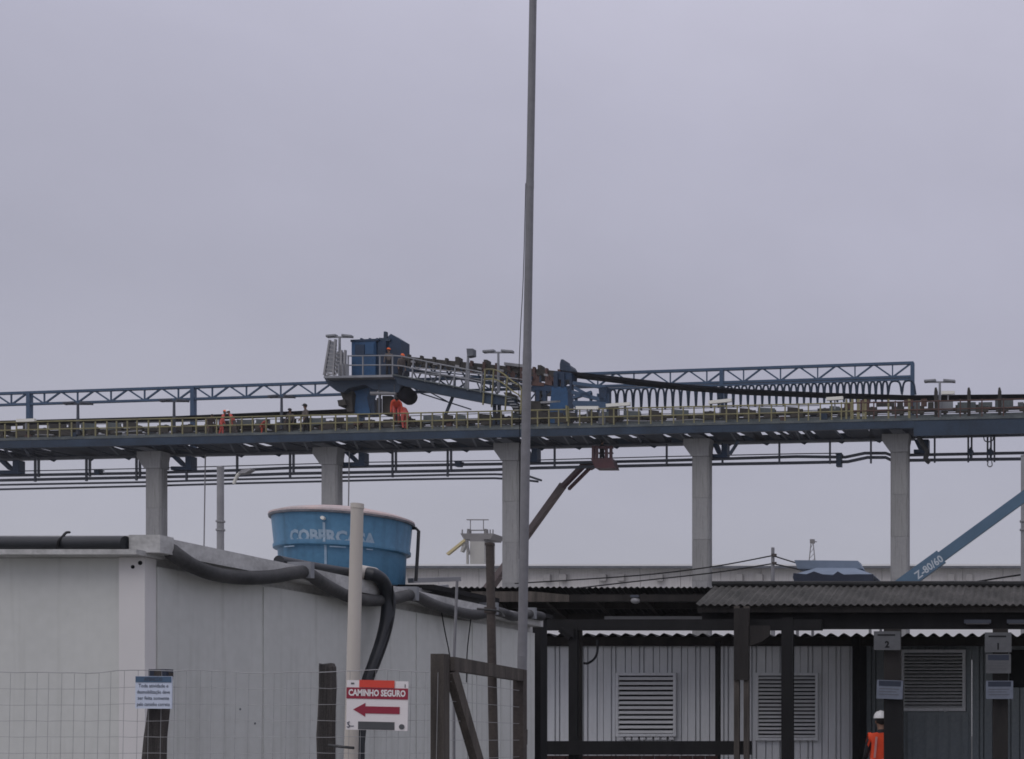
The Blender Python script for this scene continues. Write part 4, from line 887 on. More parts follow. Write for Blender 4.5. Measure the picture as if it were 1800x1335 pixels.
# side wall panels
y = YF + 0.075; i_ = 0
while y < YE - 0.05:
    w_ = 1.16; y1 = min(YE, y + w_)
    build(MB().box((XS - 0.05, (y + y1) / 2, 1.36), (0.10, y1 - y - 0.004, 2.72)), 'wall_panel', m['white'], off_)
    if y1 < YE: build(MB().box((XS + 0.004, y1, 1.36), (0.012, 0.07, 2.70)), 'joint_strip', m['white'], off_)
    y = y1
for a_, b_ in ((422, 1247), (448, 1272)):
    p_ = Sx(a_, b_, XS); build(MB().tube([p_ - Vector((0.004, 0, 0)), p_ + Vector((0.003, 0, 0))], 0.009, 8), 'bolt_hole', m['flange'], off_)
# sloped trim along the top of the side wall
rim = []
for (ya, yb) in ((YF + 0.02, YF + 2.0), (YF + 2.003, YF + 4.1), (YF + 4.103, YE)):
    build(MB().box((XS + 0.005, (ya + yb) / 2, 2.86), (0.20, yb - ya, 0.12)), 'roof_trim', m['white_trim'], off_)
build(MB().box(((xl + XS) / 2, (YF + YE) / 2 + 0.1, 2.765), (XS - xl - 0.12, YE - YF - 0.05, 0.08)), 'roof', m['white_trim'], off_)
build(MB().box(((xl + XS) / 2, YE + 0.05, 1.36), (XS - xl - 0.15, 0.1, 2.72)), 'wall_panel', m['white'], off_)
build(MB().box((xl - 0.05, (YF + YE) / 2, 1.36), (0.1, YE - YF, 2.72)), 'wall_panel', m['white'], off_)
# black pipe on the ledge
bp = build(MB().tube([Vector((xl, YF - 0.085, zt + 0.098)), P(110, 957.5, YF - 0.085), P(222, 956.5, YF - 0.085)], 0.056, 14), 'drain_pipe', m['hose'], None, True)
tag(bp, 'straight black pipe lying on the ledge along the front wall of the white office', 'pipe')
tag(build(MB().tube(smooth_path([P(100, 966, YF - 0.15), P(103, 952, YF - 0.145), P(110, 944, YF - 0.1), P(116, 937, YF), P(122, 936, YF + 0.08)], 4), 0.009, 6), 'tie_wire', m['wood_black']), 'dark tie wire looped round the black pipe on the ledge', 'wire')
# slung grey hose along the side wall
XH = XS + 0.12
pts = [Vector((XS - 0.04, YF + 0.12, 2.86)), Vector((XS + 0.05, YF + 0.10, 2.855))] + [Sx(u_, v_, XH) for u_, v_ in ((312, 978), (340, 996), (380, 1010), (430, 1016), (480, 1014), (520, 1007), (540, 1008), (570, 1027), (610, 1048), (650, 1056), (690, 1053), (716, 1047), (733, 1049), (760, 1062), (800, 1075), (838, 1081), (866, 1075), (885, 1078), (900, 1084), (915, 1083), (930, 1080), (952, 1084))]
sh = build(MB().tube(smooth_path(pts, 4), 0.056, 12), 'slung_hose', m['greyhose'], None, True)
tag(sh, 'thick dusty grey hose slung in sags along the side wall of the white office', 'hose')
for a, b in ((535, 1005), (722, 1046), (864, 1072), (932, 1080)):
    c_ = Sx(a, b, XH); tag(build(MB().box((XS + 0.09, c_.y, c_.z + 0.012), (0.20, 0.05, 0.135)), 'hose_clamp', m['greyrail']), 'pale clamp holding the grey hose ' + {535: 'left of the cream post', 722: 'below the right side of the tank', 864: 'behind the rusty pole', 932: 'at the far end of the office wall'}[a], 'clamp', 'clamps holding the grey hose')
# black hose from the tank down the wall
XK = XS + 0.17
pts = [Sx(490, 986, XS - 0.06), Sx(520, 992, XS - 0.06), Sx(580, 1002, XS - 0.05), Sx(630, 1009, XS + 0.02), Sx(655, 1010, XK), Sx(672, 1022, XK), Sx(682, 1050, XK), Sx(681, 1085, XK), Sx(672, 1125, XK), Sx(658, 1165, XK), Sx(645, 1200, XK - 0.01), Sx(638, 1240, XK - 0.03), Sx(634, 1290, XK - 0.04), Sx(632, 1340, XK - 0.04)]
pts.append(Vector((pts[-1].x, pts[-1].y, 0.02)))
sp = smooth_path(pts, 5); nsp = len(sp)
rs = []
for i_, p in enumerate(sp):
    f_ = i_ / nsp; rs.append(0.045 if f_ < 0.22 else 0.062 if f_ < 0.45 else max(0.042, 0.062 - 0.05 * (f_ - 0.45)))
bh = build(MB().tube(sp, rs, 14), 'tank_hose', m['hose'], None, True)
tag(bh, 'thick black hose bending down the office wall from the blue tank', 'hose')
c_ = Sx(646, 1008, XS + 0.08)
tag(build(MB().tube([c_ - Vector((0.02, 0.16, 0)), c_ + Vector((0.03, 0.06, -0.005))], 0.066, 14), 'hose_collar', m['pvc'], None, True), 'pale collar round the black hose where it leaves the office roof', 'collar')
tag(build(MB().tube(smooth_path([Sx(690, 1030, XK + .08), Sx(690, 1080, XK + .05), Sx(683, 1120, XK + .08), Sx(668, 1160, XK + .09), Sx(656, 1190, XK + 0.09)], 4), 0.007, 5), 'loose_cord', m['wood_black']), 'thin dark cord hanging along the thick black hose', 'cord')
# cords and thin pole near the gate
tag(build(MB().tube(smooth_path([Sx(775, 1070, XS + .06), Sx(782, 1110, XS + .05), Sx(790, 1150, XS + .05), Sx(796, 1200, XS + .05)], 4), 0.006, 5), 'loose_cord', m['wood_black']), 'thin cord on the office wall left of the thin grey pole', 'cord')
tag(build(MB().tube(smooth_path([Sx(829, 1080, XS + .06), Sx(825, 1110, XS + .05), Sx(821, 1150, XS + .05), Sx(820, 1200, XS + .05)], 4), 0.006, 5), 'loose_cord', m['wood_black']), 'thin cord on the office wall right of the thin grey pole', 'cord')
tp = P(803.5, 1021, 8.6); tb_ = P(798, 1160, 8.6); tb2 = Vector((tb_.x, 8.6, 0))
tag(build(MB().tube([tb2, tb_, tp], 0.011, 6), 'thin_pole', m['mast']), 'thin grey pole standing beside the wooden gate post', 'pole')
# dark planks stacked on the far end of the roof
pl = [((720, 1032), (840, 1056), -6.55, 0.5, m['wood_black'], 'dark plank lying on the office roof right of the tank'), ((722, 1021), (806, 1018), -6.7, 0.06, m['palepipe'], 'pale metal bar lying level across the office roof end'), ((733, 1041), (785, 1032), -6.45, 0.05, m['palepipe'], 'short pale bar poking over the office roof edge')]
for (a, b, X_, w_, mt, lab) in pl:
    p = Sx(a[0], a[1], X_); q = Sx(b[0], b[1], X_)
    p.z = max(p.z, 2.93 + 0.03); q.z = max(q.z, 2.93)
    tag(build(MB().beam(p, q, w_, 0.05), 'plank' if 'plank' in lab else 'metal_bar', mt), lab, 'plank' if 'plank' in lab else 'bar')

# ------------------------------------------------------------------ water tank
TX = -7.22; TY = F * TX / (604 - U0); zb = 3.02
tk = thing('water_tank', 'round blue water tank with faded lettering standing on the white office roof', 'water tank', Vector((TX, TY, 2.86)))
for a in (-0.38, 0, 0.38): build(MB().box((TX + a, TY, 2.90), (0.12, 1.0, 0.19)), 'support_block', m['wood'], tk)
zr = zof(917, TY)
prof = [(0.0, zb), (0.545, zb), (0.56, zb + 0.02), (0.572, zb + 0.325), (0.612, zb + 0.338), (0.614, zb + 0.37), (0.604, zb + 0.385), (0.628, zr), (0.0, zr + 0.001)]
body = build(MB().lathe([(max(r, 0.001), z) for r, z in prof], (TX, TY, 0), 64), 'tank_body', m['tank'], tk, True)
build(MB().lathe([(0.615, zr - 0.012), (0.650, zr - 0.010), (0.654, zr + 0.006), (0.645, zr + 0.016), (0.615, zr + 0.02)], (TX, TY, 0), 64), 'tank_rim', m['tankrim'], tk, True)
build(MB().lathe([(0.653, zr + 0.010), (0.65, zr + 0.028), (0.55, zr + 0.065), (0.33, zr + 0.112), (0.12, zr + 0.13), (0.001, zr + 0.132)], (TX, TY, 0), 48), 'tank_lid', m['tanklid'], tk, True)
lt = build(MB().tube([P(716, 929, TY + 0.3), P(731, 929, TY + 0.3), P(736, 934, TY + 0.3), P(734.5, 965, TY + 0.3), P(731, 1022, TY + 0.3)], 0.017, 8), 'overflow_pipe', m['greyhose'], tk, True)
# lettering wrapped round the cone
view_az = math.atan2(-TY, -TX)                                   # towards the camera
def wrap(x, y, z0_, az0, extra=0.004):
    z = z0_ + y; f_ = (z - (zb + 0.385)) / (zr - zb - 0.385); r_ = 0.602 + (0.628 - 0.602) * f_ + extra; a_ = az0 + x / r_
    return Vector((TX + r_ * math.cos(a_), TY + r_ * math.sin(a_), z))
zl = zof(942, TY - 0.6)
text_part('lettering', 'COBERCASA', 0.165, lambda x, y: wrap(x, y, zl - 0.008, view_az - 0.19), m['faded_letter'], body, 0.008, width=0.80)
for a_, b_ in ((-0.50, -0.36), (-0.02, 0.12), (0.30, 0.36)):
    mb = MB(); n_ = 5; row = [wrap(a_ + (b_ - a_) * q / n_ - 0.1, 0, zl - 0.105, view_az, 0.004) for q in range(n_ + 1)]
    mb.add(row + [p + Z * 0.012 for p in row], [[q, q + 1, q + n_ + 2, q + n_ + 1] for q in range(n_)]); build(mb, 'small_print', m['faded_letter'], body)
az_ = view_az - 0.27
kn = Vector((TX + 0.625 * math.cos(az_), TY + 0.625 * math.sin(az_), zr - 0.075))
build(MB().tube([kn, kn + Vector((math.cos(az_), math.sin(az_), 0)) * 0.05], 0.018, 8), 'inlet_fitting', m['lamp'], tk, True)
mb = MB()
pts_ = [(0.62, zr - 0.11), (0.606, zb + 0.40), (0.614, zb + 0.36), (0.574, zb + 0.32), (0.565, zb + 0.05)]
row = [Vector((TX + (r_ + 0.004) * math.cos(az_), TY + (r_ + 0.004) * math.sin(az_), z)) for r_, z in pts_]
sd_ = Vector((-math.sin(az_), math.cos(az_), 0)) * 0.011
mb.add([p - sd_ for p in row] + [p + sd_ for p in row], [[q, q + 1, q + 6, q + 5] for q in range(4)]); build(mb, 'drip_stain', m['faded_letter'], tk)

# ------------------------------------------------------------------ mast, poles, gate
YM = 8.75
mb_ = P(915, 1340, YM); mt_ = P(937, -6, YM); dm = (mt_ - mb_); foot = mb_ - dm * (mb_.z / dm.z)
mast = thing('mast', 'tall thin grey mast rising from the gate past the top of the photo', 'mast', foot)
def mp(t): return foot + dm * ((1 + mb_.z / dm.z) * t)
tot = foot + dm * (1 + mb_.z / dm.z) * 1.12
for (t0, t1, r0) in ((0, 0.30, 0.036), (0.30, 0.62, 0.0335), (0.62, 0.80, 0.0295), (0.80, 1.12, 0.0275)):
    build(MB().tube([mp(t0), mp(t1)], [r0, r0 - 0.002], 14), 'mast_section', m['mast'], mast, True)
for t0 in (0.30, 0.62, 0.80): build(MB().tube([mp(t0 - 0.004), mp(t0 + 0.004)], 0.0345 if t0 < 0.5 else 0.0305 if t0 < 0.7 else 0.0285, 14), 'joint_ring', m['mast'], mast, True)
cab = [mp(0.80) + Vector((-0.028, -0.01, 0)), mp(0.70) + Vector((-0.035, -0.01, 0)), mp(0.64) + Vector((-0.05, -0.01, 0)), mp(0.585) + Vector((-0.055, -0.01, 0)), mp(0.52) + Vector((-0.045, 0, 0)), mp(0.40) + Vector((-0.035, 0, 0))]
build(MB().tube(smooth_path(cab, 4), 0.0028, 5), 'cable', m['wood_black'], mast)
for t0, s_ in ((0.21, 0.046),): build(MB().tube([mp(t0 - 0.008), mp(t0 + 0.008)], s_, 12), 'clamp', m['rustpole'], mast, True)
p0 = P(868, 1340, 8.15); p1 = P(861, 958, 8.15); f0 = Vector((p0.x + 0.03, 8.15, 0))
rp = thing('scaffold_pole', 'rusty brown scaffold pole standing in front of the office wall beside the mast', 'pole', f0)
build(MB().tube([f0, p0, p1], [0.031, 0.031, 0.027], 12), 'pole', m['rustpole'], rp, True)
build(MB().tube([p1 - Z * 0.005, p1 + Z * 0.012], 0.033, 12), 'cap', m['rustpole'], rp, True)
cl_ = P(862, 1073, 8.15); build(MB().tube([cl_ - Z * 0.02, cl_ + Z * 0.02], 0.04, 10), 'clamp', m['rustpole'], rp, True)
build(MB().tube(smooth_path([cl_ + Vector((-0.09, 0, 0.01)), cl_ + Vector((0, -0.04, 0.0)), cl_ + Vector((0.07, 0, -0.01)), cl_ + Vector((0.10, 0.0, -0.05))], 3), 0.008, 6), 'tie', m['greyhose'], rp)
# wooden gate
gp = P(778, 1150, 7.05); gb_ = Vector((gp.x, 7.05, 0))
gate = thing('wooden_gate', 'brown timber gate frame with a sloping brace left of the mast', 'gate', gb_)
def rough_post(u0, u1, vtop, ub0, ub1, Y, name, mat, par, dep=0.09):
    # a hewn post: eight-sided, slightly crooked and uneven
    t0 = P((u0 + u1) / 2, vtop, Y); w0 = (u1 - u0) / 2 * Y / F; b0 = P((ub0 + ub1) / 2, 1335, Y); w1 = (ub1 - ub0) / 2 * Y / F
    ft = Vector((b0.x - (t0.x - b0.x) * 0.3, Y, 0)); mb = MB(); n = 8; rows = [(0.0, ft, w1 * 1.05)]
    for t in (0.5, 0.75, 1.0): rows.append((t, ft.lerp(b0, t), w1))
    for t in (0.25, 0.5, 0.75, 0.97, 1.0): rows.append((1 + t, b0.lerp(t0, t), w1 + (w0 - w1) * t))
    vs_ = []
    for k, (t, c, w) in enumerate(rows):
        jx = random.uniform(-0.006, 0.006) if 0 < k < len(rows) - 1 else 0
        for j in range(n):
            a_ = 2 * math.pi * (j + 0.5) / n; ww = w * 0.90 * (0.88 if k == len(rows) - 1 else 1) * random.uniform(0.96, 1.04)
            vs_.append(Vector((c.x + jx + ww * math.cos(a_), Y + dep / 2 * math.sin(a_), c.z + (random.uniform(-0.008, 0.008) if k == len(rows) - 1 else 0))))
    fs = [[i * n + j, i * n + (j + 1) % n, (i + 1) * n + (j + 1) % n, (i + 1) * n + j] for i in range(len(rows) - 1) for j in range(n)]
    fs += [list(range(n))[::-1], list(range((len(rows) - 1) * n, len(rows) * n))]
    mb.add(vs_, fs); return build(mb, name, mat, par)
build(MB().box((P(762, 0, 7.05).x + 0.04, 7.05, gp.z / 2), (0.08, 0.07, gp.z)), 'post', m['wood_brown'], gate)
g0 = P(792, 1167, 7.10); g1 = P(918, 1188, 8.45)
g0.z = zof(1167, 7.1); build(MB().beam(g0, g1, 0.05, 0.085), 'top_rail', m['wood_brown'], gate)
st_t = P(914, 1178, 8.42); build(MB().box((st_t.x, 8.42, st_t.z / 2), (0.075, 0.06, st_t.z)), 'stile', m['rustpole'], gate)
d0 = P(793, 1180, 7.12); d1 = P(845, 1360, 7.5); d2 = d0 + (d1 - d0) * 2.2
if d2.z < 0.1: d2 = d0 + (d1 - d0) * ((d0.z - 0.1) / (d0.z - d1.z))
build(MB().beam(d0, d2, 0.05, 0.075, up=Vector((0, 1, 0))), 'brace', m['wood_brown'], gate)
for uu in (822, 838, 880, 897):
    f_ = (uu - 792) / 126; Yy = 7.1 + 1.35 * f_; t_p = P(uu, 1178 + f_ * 16, Yy); build(MB().beam(t_p, Vector((t_p.x, Yy, 0.1)), 0.003, 0.003), 'wire', m['wire'], gate)
for k in range(14):
    z_ = 1.85 - 0.12 * k; build(MB().beam((g0.x, 7.1, z_), (g1.x, 8.42, z_ - 0.02), 0.003, 0.003), 'wire', m['wire'], gate)
# black post that also stands in for the shadowed office end
pe = P(944, 1086, 15.0)
tag(build(MB().box((pe.x, 15.0, pe.z / 2), (24 * 15 / F, 0.2, pe.z)).box((pe.x - 0.02, 15.0, pe.z + 0.02), (0.34, 0.26, 0.05)), 'pillar', m['wood_black']), 'black pillar standing in for the shadowed far end of the white office', 'pillar')
# cream pvc post
pt = P(628, 889, 7.7); pbm = P(617, 1335, 7.7); fo = pbm + (pbm - pt) * (pbm.z / (pt.z - pbm.z)); fo.z = 0
pv = thing('pvc_post', 'cream plastic pipe post with a cap standing in front of the blue tank', 'post', fo)
build(MB().tube([fo, pbm, pt], [0.043, 0.042, 0.037], 16), 'pipe', m['pvc'], pv, True)
build(MB().tube([pt - Z * 0.02, pt + Z * 0.012], 0.040, 16), 'cap', m['pvc'], pv, True)

# ------------------------------------------------------------------ wire fence with two rough posts
YN = 7.0
fn = thing('wire_fence', 'sagging welded wire mesh fence in front of the white office', 'fence', Vector((-5.4, YN, 0)))
tag(rough_post(268, 304, 1179, 250, 293, YN, 'fence_post', m['wood'], None), 'thick dark wooden post behind the blue notice', 'post', 'rough wooden fence posts')
tag(rough_post(560, 589, 1168, 556, 590, YN, 'fence_post', m['wood'], None), 'dark wooden post left of the red arrow sign', 'post', 'rough wooden fence posts')
def sagz(u): return 1181 + 2.6 * math.sin(u / 61.0) + 1.2 * math.sin(u / 23.0 + 1)
uu = -45.0; k = 0
while uu < 770:
    if abs(uu - 572) > 14:
        jt = random.uniform(-2.5, 2.5); t_p = P(uu + jt, sagz(uu) + 1, YN - 0.062); b_p = P(uu - 3 + jt, 1335, YN - 0.062); e = Vector((b_p.x - 0.02, b_p.y, 0.03))
        build(MB().tube([e, b_p, t_p], 0.0014, 4), 'wire', m['wire'], fn)
    uu += 22
for k in range(19):
    pts = []
    for uu in range(-45, 775, 25):
        v_ = sagz(uu) * max(0, 1 - k / 3.0) + 1182 * min(1, k / 3.0) + k * 28.5 + random.uniform(-0.8, 0.8); pts.append(P(uu, v_, YN - 0.066))
    build(MB().tube(pts, 0.0024 if k == 0 else 0.0014, 4), 'wire', m['wire'], fn)
tag(build(MB().tube(smooth_path([P(578, 1310, YN - 0.08), P(600, 1313, YN - 0.1), P(622, 1315, YN - 0.05)], 4), 0.009, 6), 'tie_rope', m['greyhose']), 'short grey rope tied round the post left of the arrow sign', 'rope')

# ------------------------------------------------------------------ notices on the fence
def board(name, label, cat, u0, v0, u1, v1, Y, ang, mat, thick=0.006):
    c = P((u0 + u1) / 2, (v0 + v1) / 2, Y); w = (u1 - u0) * Y / F; h = (v1 - v0) * Y / F
    ca, sa = math.cos(ang), math.sin(ang)
    mp_ = lambda x, y, d=0.0: Vector((c.x + x * ca - y * sa, Y - d, c.z + x * sa + y * ca))     # x,y in metres from the middle
    t_ = thing(name, label, cat, c - Z * h / 2)
    def rect(nm, x0, y0, x1, y1, mt, d=0.003, par=None, th=0.002):
        return build(MB().prism([mp_(x0 * w, y0 * h, d), mp_(x1 * w, y0 * h, d), mp_(x1 * w, y1 * h, d), mp_(x0 * w, y1 * h, d)], (0, th, 0)), nm, mt, par or t_)
    pn = rect('panel', -0.5, -0.5, 0.5, 0.5, mat, 0.0, None, thick)
    return t_, pn, mp_, rect, w, h
t_, pn, mp_, rect, w, h = board('safety_sign', 'white safety sign with a dark red left arrow reading CAMINHO SEGURO', 'sign', 609, 1197, 717, 1284, YN - 0.10, R(-1.3), m['signwhite'])
rect('tape', -0.29, 0.36, 0.28, 0.51, m['signorange'], 0.006)
hd_ = rect('header', -0.5, 0.13, 0.5, 0.355, m['signred'])
text_part('lettering', 'CAMINHO SEGURO', 0.052, lambda x, y: mp_(x, y + 0.245 * h, 0.0045), m['signwhite'], hd_, 0.0022, width=0.93 * w)
ar = [(-0.385, -0.09), (-0.19, 0.045), (-0.19, -0.02), (0.37, -0.02), (0.37, -0.165), (-0.19, -0.165), (-0.19, -0.23)]
build(MB().prism([mp_(a * w, b * h, 0.003) for a, b in ar], (0, 0.002, 0)), 'arrow', m['signred'], t_)
rect('grey_strip', -0.30, -0.49, 0.29, -0.33, m['signgrey'])
build(MB().tube([mp_(0.41 * w, -0.42 * h, 0.004), mp_(0.41 * w, -0.42 * h, 0.001)], 0.016, 14), 'emblem', m['papergrey'], t_)
build(MB().tube([mp_(a * w, b * h, 0.004) for a, b in ((-0.44, -0.34), (-0.47, -0.36), (-0.46, -0.40), (-0.43, -0.42), (-0.455, -0.455), (-0.48, -0.44))], 0.003, 5), 'emblem', m['ink'], t_)
rect('emblem', -0.43, 0.42, -0.38, 0.45, m['signgrey']); rect('emblem', 0.445, 0.37, 0.455, 0.44, m['signgrey'])
rect('emblem', -0.42, -0.435, -0.37, -0.42, m['ink'])
t_, pn, mp_, rect, w, h = board('notice_board', 'small blue headed notice nailed to the thick dark fence post', 'sign', 238, 1189, 302, 1246, YN - 0.10, R(-0.4), m['signpaper'])
hd_ = rect('header', -0.49, 0.31, 0.49, 0.49, m['signblue'])
text_part('lettering', 'ATENÇÃO', 0.028, lambda x, y: mp_(x, y + 0.40 * h, 0.0045), m['ink'], hd_, 0.001, width=0.5 * w)
for k, (s_, wd) in enumerate((('Toda atividade e', 0.82), ('desmobilização deve', 0.9), ('ser feita somente', 0.86), ('pelo caminho correto', 0.9))):
    text_part('lettering', s_, 0.031, lambda x, y, k=k: mp_(x, y + (0.20 - 0.19 * k) * h, 0.002), m['ink'], pn, 0.0002, width=wd * w)
tag(build(MB().box(P(283, 1183.5, YN - 0.01), (0.105, 0.06, 0.045)), 'post_cap', m['canopy_dark']), 'dark blue wrap capping the post above the blue notice', 'cap')

# ------------------------------------------------------------------ open shed in front of the metal workshop
YS = 18.5
shed = thing('open_shed', 'dark open timber shed with a mossy corrugated roof at right', 'shed', Vector((-3.0, 19.5, 0)))
def corr_mesh(width, length, pitch, amp, name, mat, seg=8, th=0.008):
    mb = MB(); n = int(round(width / pitch * seg)); vs_ = []; 
    for yv in (0.0, length):
        for zz in (0.0, -th):
            for i in range(n + 1):
                x = width * i / n; vs_.append((x, yv, amp * math.cos(2 * math.pi * x / pitch) + zz))
    r_ = n + 1; fs = []
    for i in range(n):
        fs.append([i, i + 1, 2 * r_ + i + 1, 2 * r_ + i]); fs.append([r_ + i + 1, r_ + i, 3 * r_ + i, 3 * r_ + i + 1])
        fs.append([i + 1, i, r_ + i, r_ + i + 1]); fs.append([2 * r_ + i, 2 * r_ + i + 1, 3 * r_ + i + 1, 3 * r_ + i])
    fs.append([0, 2 * r_, 3 * r_, r_]); fs.append([n, r_ + n, 3 * r_ + n, 2 * r_ + n])
    mb.add(vs_, fs); me, _ = mesh_of(mb, name, mat, True, origin=Vector((0, 0, 0))); return me
xe0 = P(1223, 0, YS).x; ze = zof(1063, YS); yr = 19.62; zr_ = zof(1030, yr)
sl = math.atan2(zr_ - ze, yr - YS); ln = math.hypot(zr_ - ze, yr - YS)
rm = corr_mesh(1.062, ln + 0.02, 0.118, 0.017, 'roof_sheet', m['fibre'], 6)
rm_b = corr_mesh(1.062, 1.9, 0.118, 0.017, 'roof_sheet', m['fibre'], 6)
for k in range(8):
    o = inst('roof_sheet', rm, Vector((xe0 + k * 1.062, YS + random.uniform(-0.02, 0.02), ze + 0.005 * (k % 2))), shed); o.rotation_euler = (sl, random.uniform(-0.004, 0.004), random.uniform(-0.006, 0.006))
    o = inst('roof_sheet', rm_b, Vector((xe0 + k * 1.062, yr, zr_ + 0.005)), shed); o.rotation_euler = (-0.24, 0, 0)
xe1 = xe0 + 8 * 1.062
build(MB().tube([(xe0 - 0.05, yr, zr_ + 0.03), (xe1, yr, zr_ + 0.03)], 0.05, 8), 'ridge_cap', m['tin'], shed, True)
# left roof, tilted up towards the viewer
YL0 = 19.55
xl0 = P(905, 0, YL0).x - 0.9; xl1 = P(1255, 0, YL0).x; zl0 = zof(1033, YL0); zl1 = zof(1102, 21.2) + 0.06
sl2 = math.atan2(zl1 - zl0, 21.2 - YL0)
rm2 = corr_mesh(0.8, math.hypot(zl1 - zl0, 21.2 - YL0) + 0.05, 0.1, 0.014, 'roof_sheet', m['tin'], 6, 0.004)
nsh = int((xl1 - xl0) / 0.8) + 1
for k in range(nsh):
    o = inst('roof_sheet', rm2, Vector((xl1 - (k + 1) * 0.8, YL0 + random.uniform(-.02, .02), zl0 + 0.004 * (k % 2))), shed); o.rotation_euler = (sl2, 0, 0)
build(MB().prism([P(828, 1040, 19.48), P(935, 1040, 19.48), P(1000, 1046, 19.48), P(1000, 1058, 19.48), P(828, 1058, 19.48)], (0, 0.04, 0)), 'fascia_board', m['wood_brown'], shed)
build(MB().box(((xl0 + xl1) / 2, 19.66, zof(1052, 19.66)), (xl1 - xl0, 0.1, 0.12)), 'purlin', m['shedwood'], shed)
for yy, zz in ((20.1, -0.10), (20.6, -0.10), (21.05, -0.10)):
    build(MB().box(((xl0 + xl1) / 2, yy, zl0 + (yy - YL0) * math.tan(sl2) + zz), (xl1 - xl0, 0.08, 0.1)), 'purlin', m['shedwood'], shed)
for k in range(5):
    x = xl0 + 0.5 + k * 0.85; build(MB().beam((x, YL0 + 0.1, zl0 - 0.14), (x, 20.95, zl1 - 0.04), 0.06, 0.12), 'rafter', m['shedwood'], shed)
build(MB().box(((P(958, 0, 18.6).x + xe0 + 2) / 2, 18.6, zof(1099, 18.6)), (xe0 + 2 - P(958, 0, 18.6).x, 0.14, 0.17)), 'tie_beam', m['wood_black'], shed)
build(MB().box(((xe0 + xe1) / 2 + 0.02, 18.85, (zof(1106, 18.85) + zof(1072, 18.85)) / 2), (xe1 - xe0, 0.16, zof(1072, 18.85) - zof(1106, 18.85))), 'eave_shade_beam', m['wood_black'], shed)  # deep black beam standing in for the dark shade under the eave
build(MB().box(((xe0 + xe1) / 2, 18.62, ze - 0.07), (xe1 - xe0, 0.05, 0.09)), 'purlin', m['shedwood'], shed)
for k in range(8):
    x = xe0 + 0.4 + k * 1.05; build(MB().beam((x, 18.7, ze - 0.06), (x, yr, zr_ - 0.12), 0.06, 0.13), 'rafter', m['shedwood'], shed)
    build(MB().beam((x, yr, zr_ - 0.12), (x, 21.3, zr_ - 0.5), 0.06, 0.13), 'rafter', m['shedwood'], shed)
def vpost(u0, u1, v0, Y, mat, name='post', par=shed, d=0.07):
    a = P((u0 + u1) / 2, v0, Y); return build(MB().box((a.x, Y, a.z / 2), ((u1 - u0) * Y / F, d, a.z)), name, mat, par)
vpost(1001, 1016, 1100, 18.55, m['wood_black']); vpost(1018, 1023, 1107, 18.8, m['shedwood'], d=0.05)
build(MB().beam(P(985, 1107, 18.5), P(1004, 1121, 18.5), 0.05, 0.09), 'brace', m['wood_black'], shed)
build(MB().prism([P(985, 1106, 18.45), P(1008, 1106, 18.45), P(1008, 1122, 18.45)], (0, 0.05, 0)), 'gusset', m['wood_black'], shed)
vpost(1291, 1300, 1066, 18.4, m['wood_brown']); vpost(1308, 1317, 1066, 18.4, m['wood_brown'])
build(MB().prism([P(1291, 1070, 18.36), P(1317, 1070, 18.36), P(1317, 1196, 18.36), P(1291, 1196, 18.36)], (0, -0.04, 0)), 'spacer_board', m['shedwood'], shed)
build(MB().prism([P(1290, 1100, 18.35), P(1318, 1100, 18.35), P(1353, 1100, 18.35), P(1353, 1118, 18.35), P(1340, 1128, 18.35), P(1318, 1136, 18.35), P(1290, 1136, 18.35)], (0, 0.04, 0)), 'gusset', m['shedwood'], shed)
vpost(1374, 1395, 1086, 18.55, m['wood_black'])
vpost(1554, 1584, 1106, 18.5, m['shedwood']); vpost(1556, 1588, 1196, 18.42, m['wood_black'], 'post_sleeve', d=0.06)
vpost(1745, 1772, 1106, 18.5, m['shedwood'])
vpost(1258, 1266, 1128, 20.6, m['wood_black'])
build(MB().box(((P(950, 0, 18.6).x + P(1326, 0, 18.6).x) / 2, 18.46, zof(1315, 18.46)), ((1326 - 950) * 18.46 / F, 0.08, 24 * 18.46 / F)), 'rail', m['wood_black'], shed)
# red boarding behind the rail
xx0 = P(950, 0, 19.3).x; xx1 = P(1262, 0, 19.3).x; nb_ = 14
for k in range(nb_):
    x0 = xx0 + (xx1 - xx0) * k / nb_; build(MB().box((x0 + (xx1 - xx0) / nb_ / 2, 19.3, 0.53), ((xx1 - xx0) / nb_ - 0.012, 0.03, 1.03)), 'board', m['brickred'], shed)
# lamps under the shed
t_ = thing('batten_lamp', 'long dim batten lamp under the dark shed roof at left', 'lamp', P(1152, 1093, 20.3))
build(MB().beam(P(1064, 1087, 20.3), P(1238, 1087, 20.3), 0.08, 0.06), 'housing', m['palepipe'], t_); build(MB().tube([P(1070, 1091, 20.3), P(1232, 1091, 20.3)], 0.018, 8), 'tube', m['lamp'], t_)
c_ = P(1117, 1056, 19.62); t_ = thing('bulkhead_lamp', 'small round grey lamp on the dark shed roof at left', 'lamp', c_ - Z * 0.05)
build(MB().ball(c_, 0.07, 12, (1.2, 0.8, 0.8)), 'globe', m['palepipe'], t_, True); build(MB().box(c_ + Z * 0.07, (0.14, 0.1, 0.04)), 'base', m['pipe'], t_)
for a, b, lab in ((1695, 1742, 'short dim batten lamp under the right shed roof, left of the right notice post'), (1770, 1830, 'short dim batten lamp under the right shed roof, at the right edge')):
    t_ = thing('batten_lamp', lab, 'lamp', P((a + b) / 2, 1095, 18.72)); build(MB().beam(P(a, 1093, 18.72), P(b, 1093, 18.72), 0.06, 0.06), 'housing', m['pipe'], t_); build(MB().tube([P(a + 3, 1096.5, 18.72), P(b - 3, 1096.5, 18.72)], 0.012, 6), 'tube', m['palepipe'], t_)
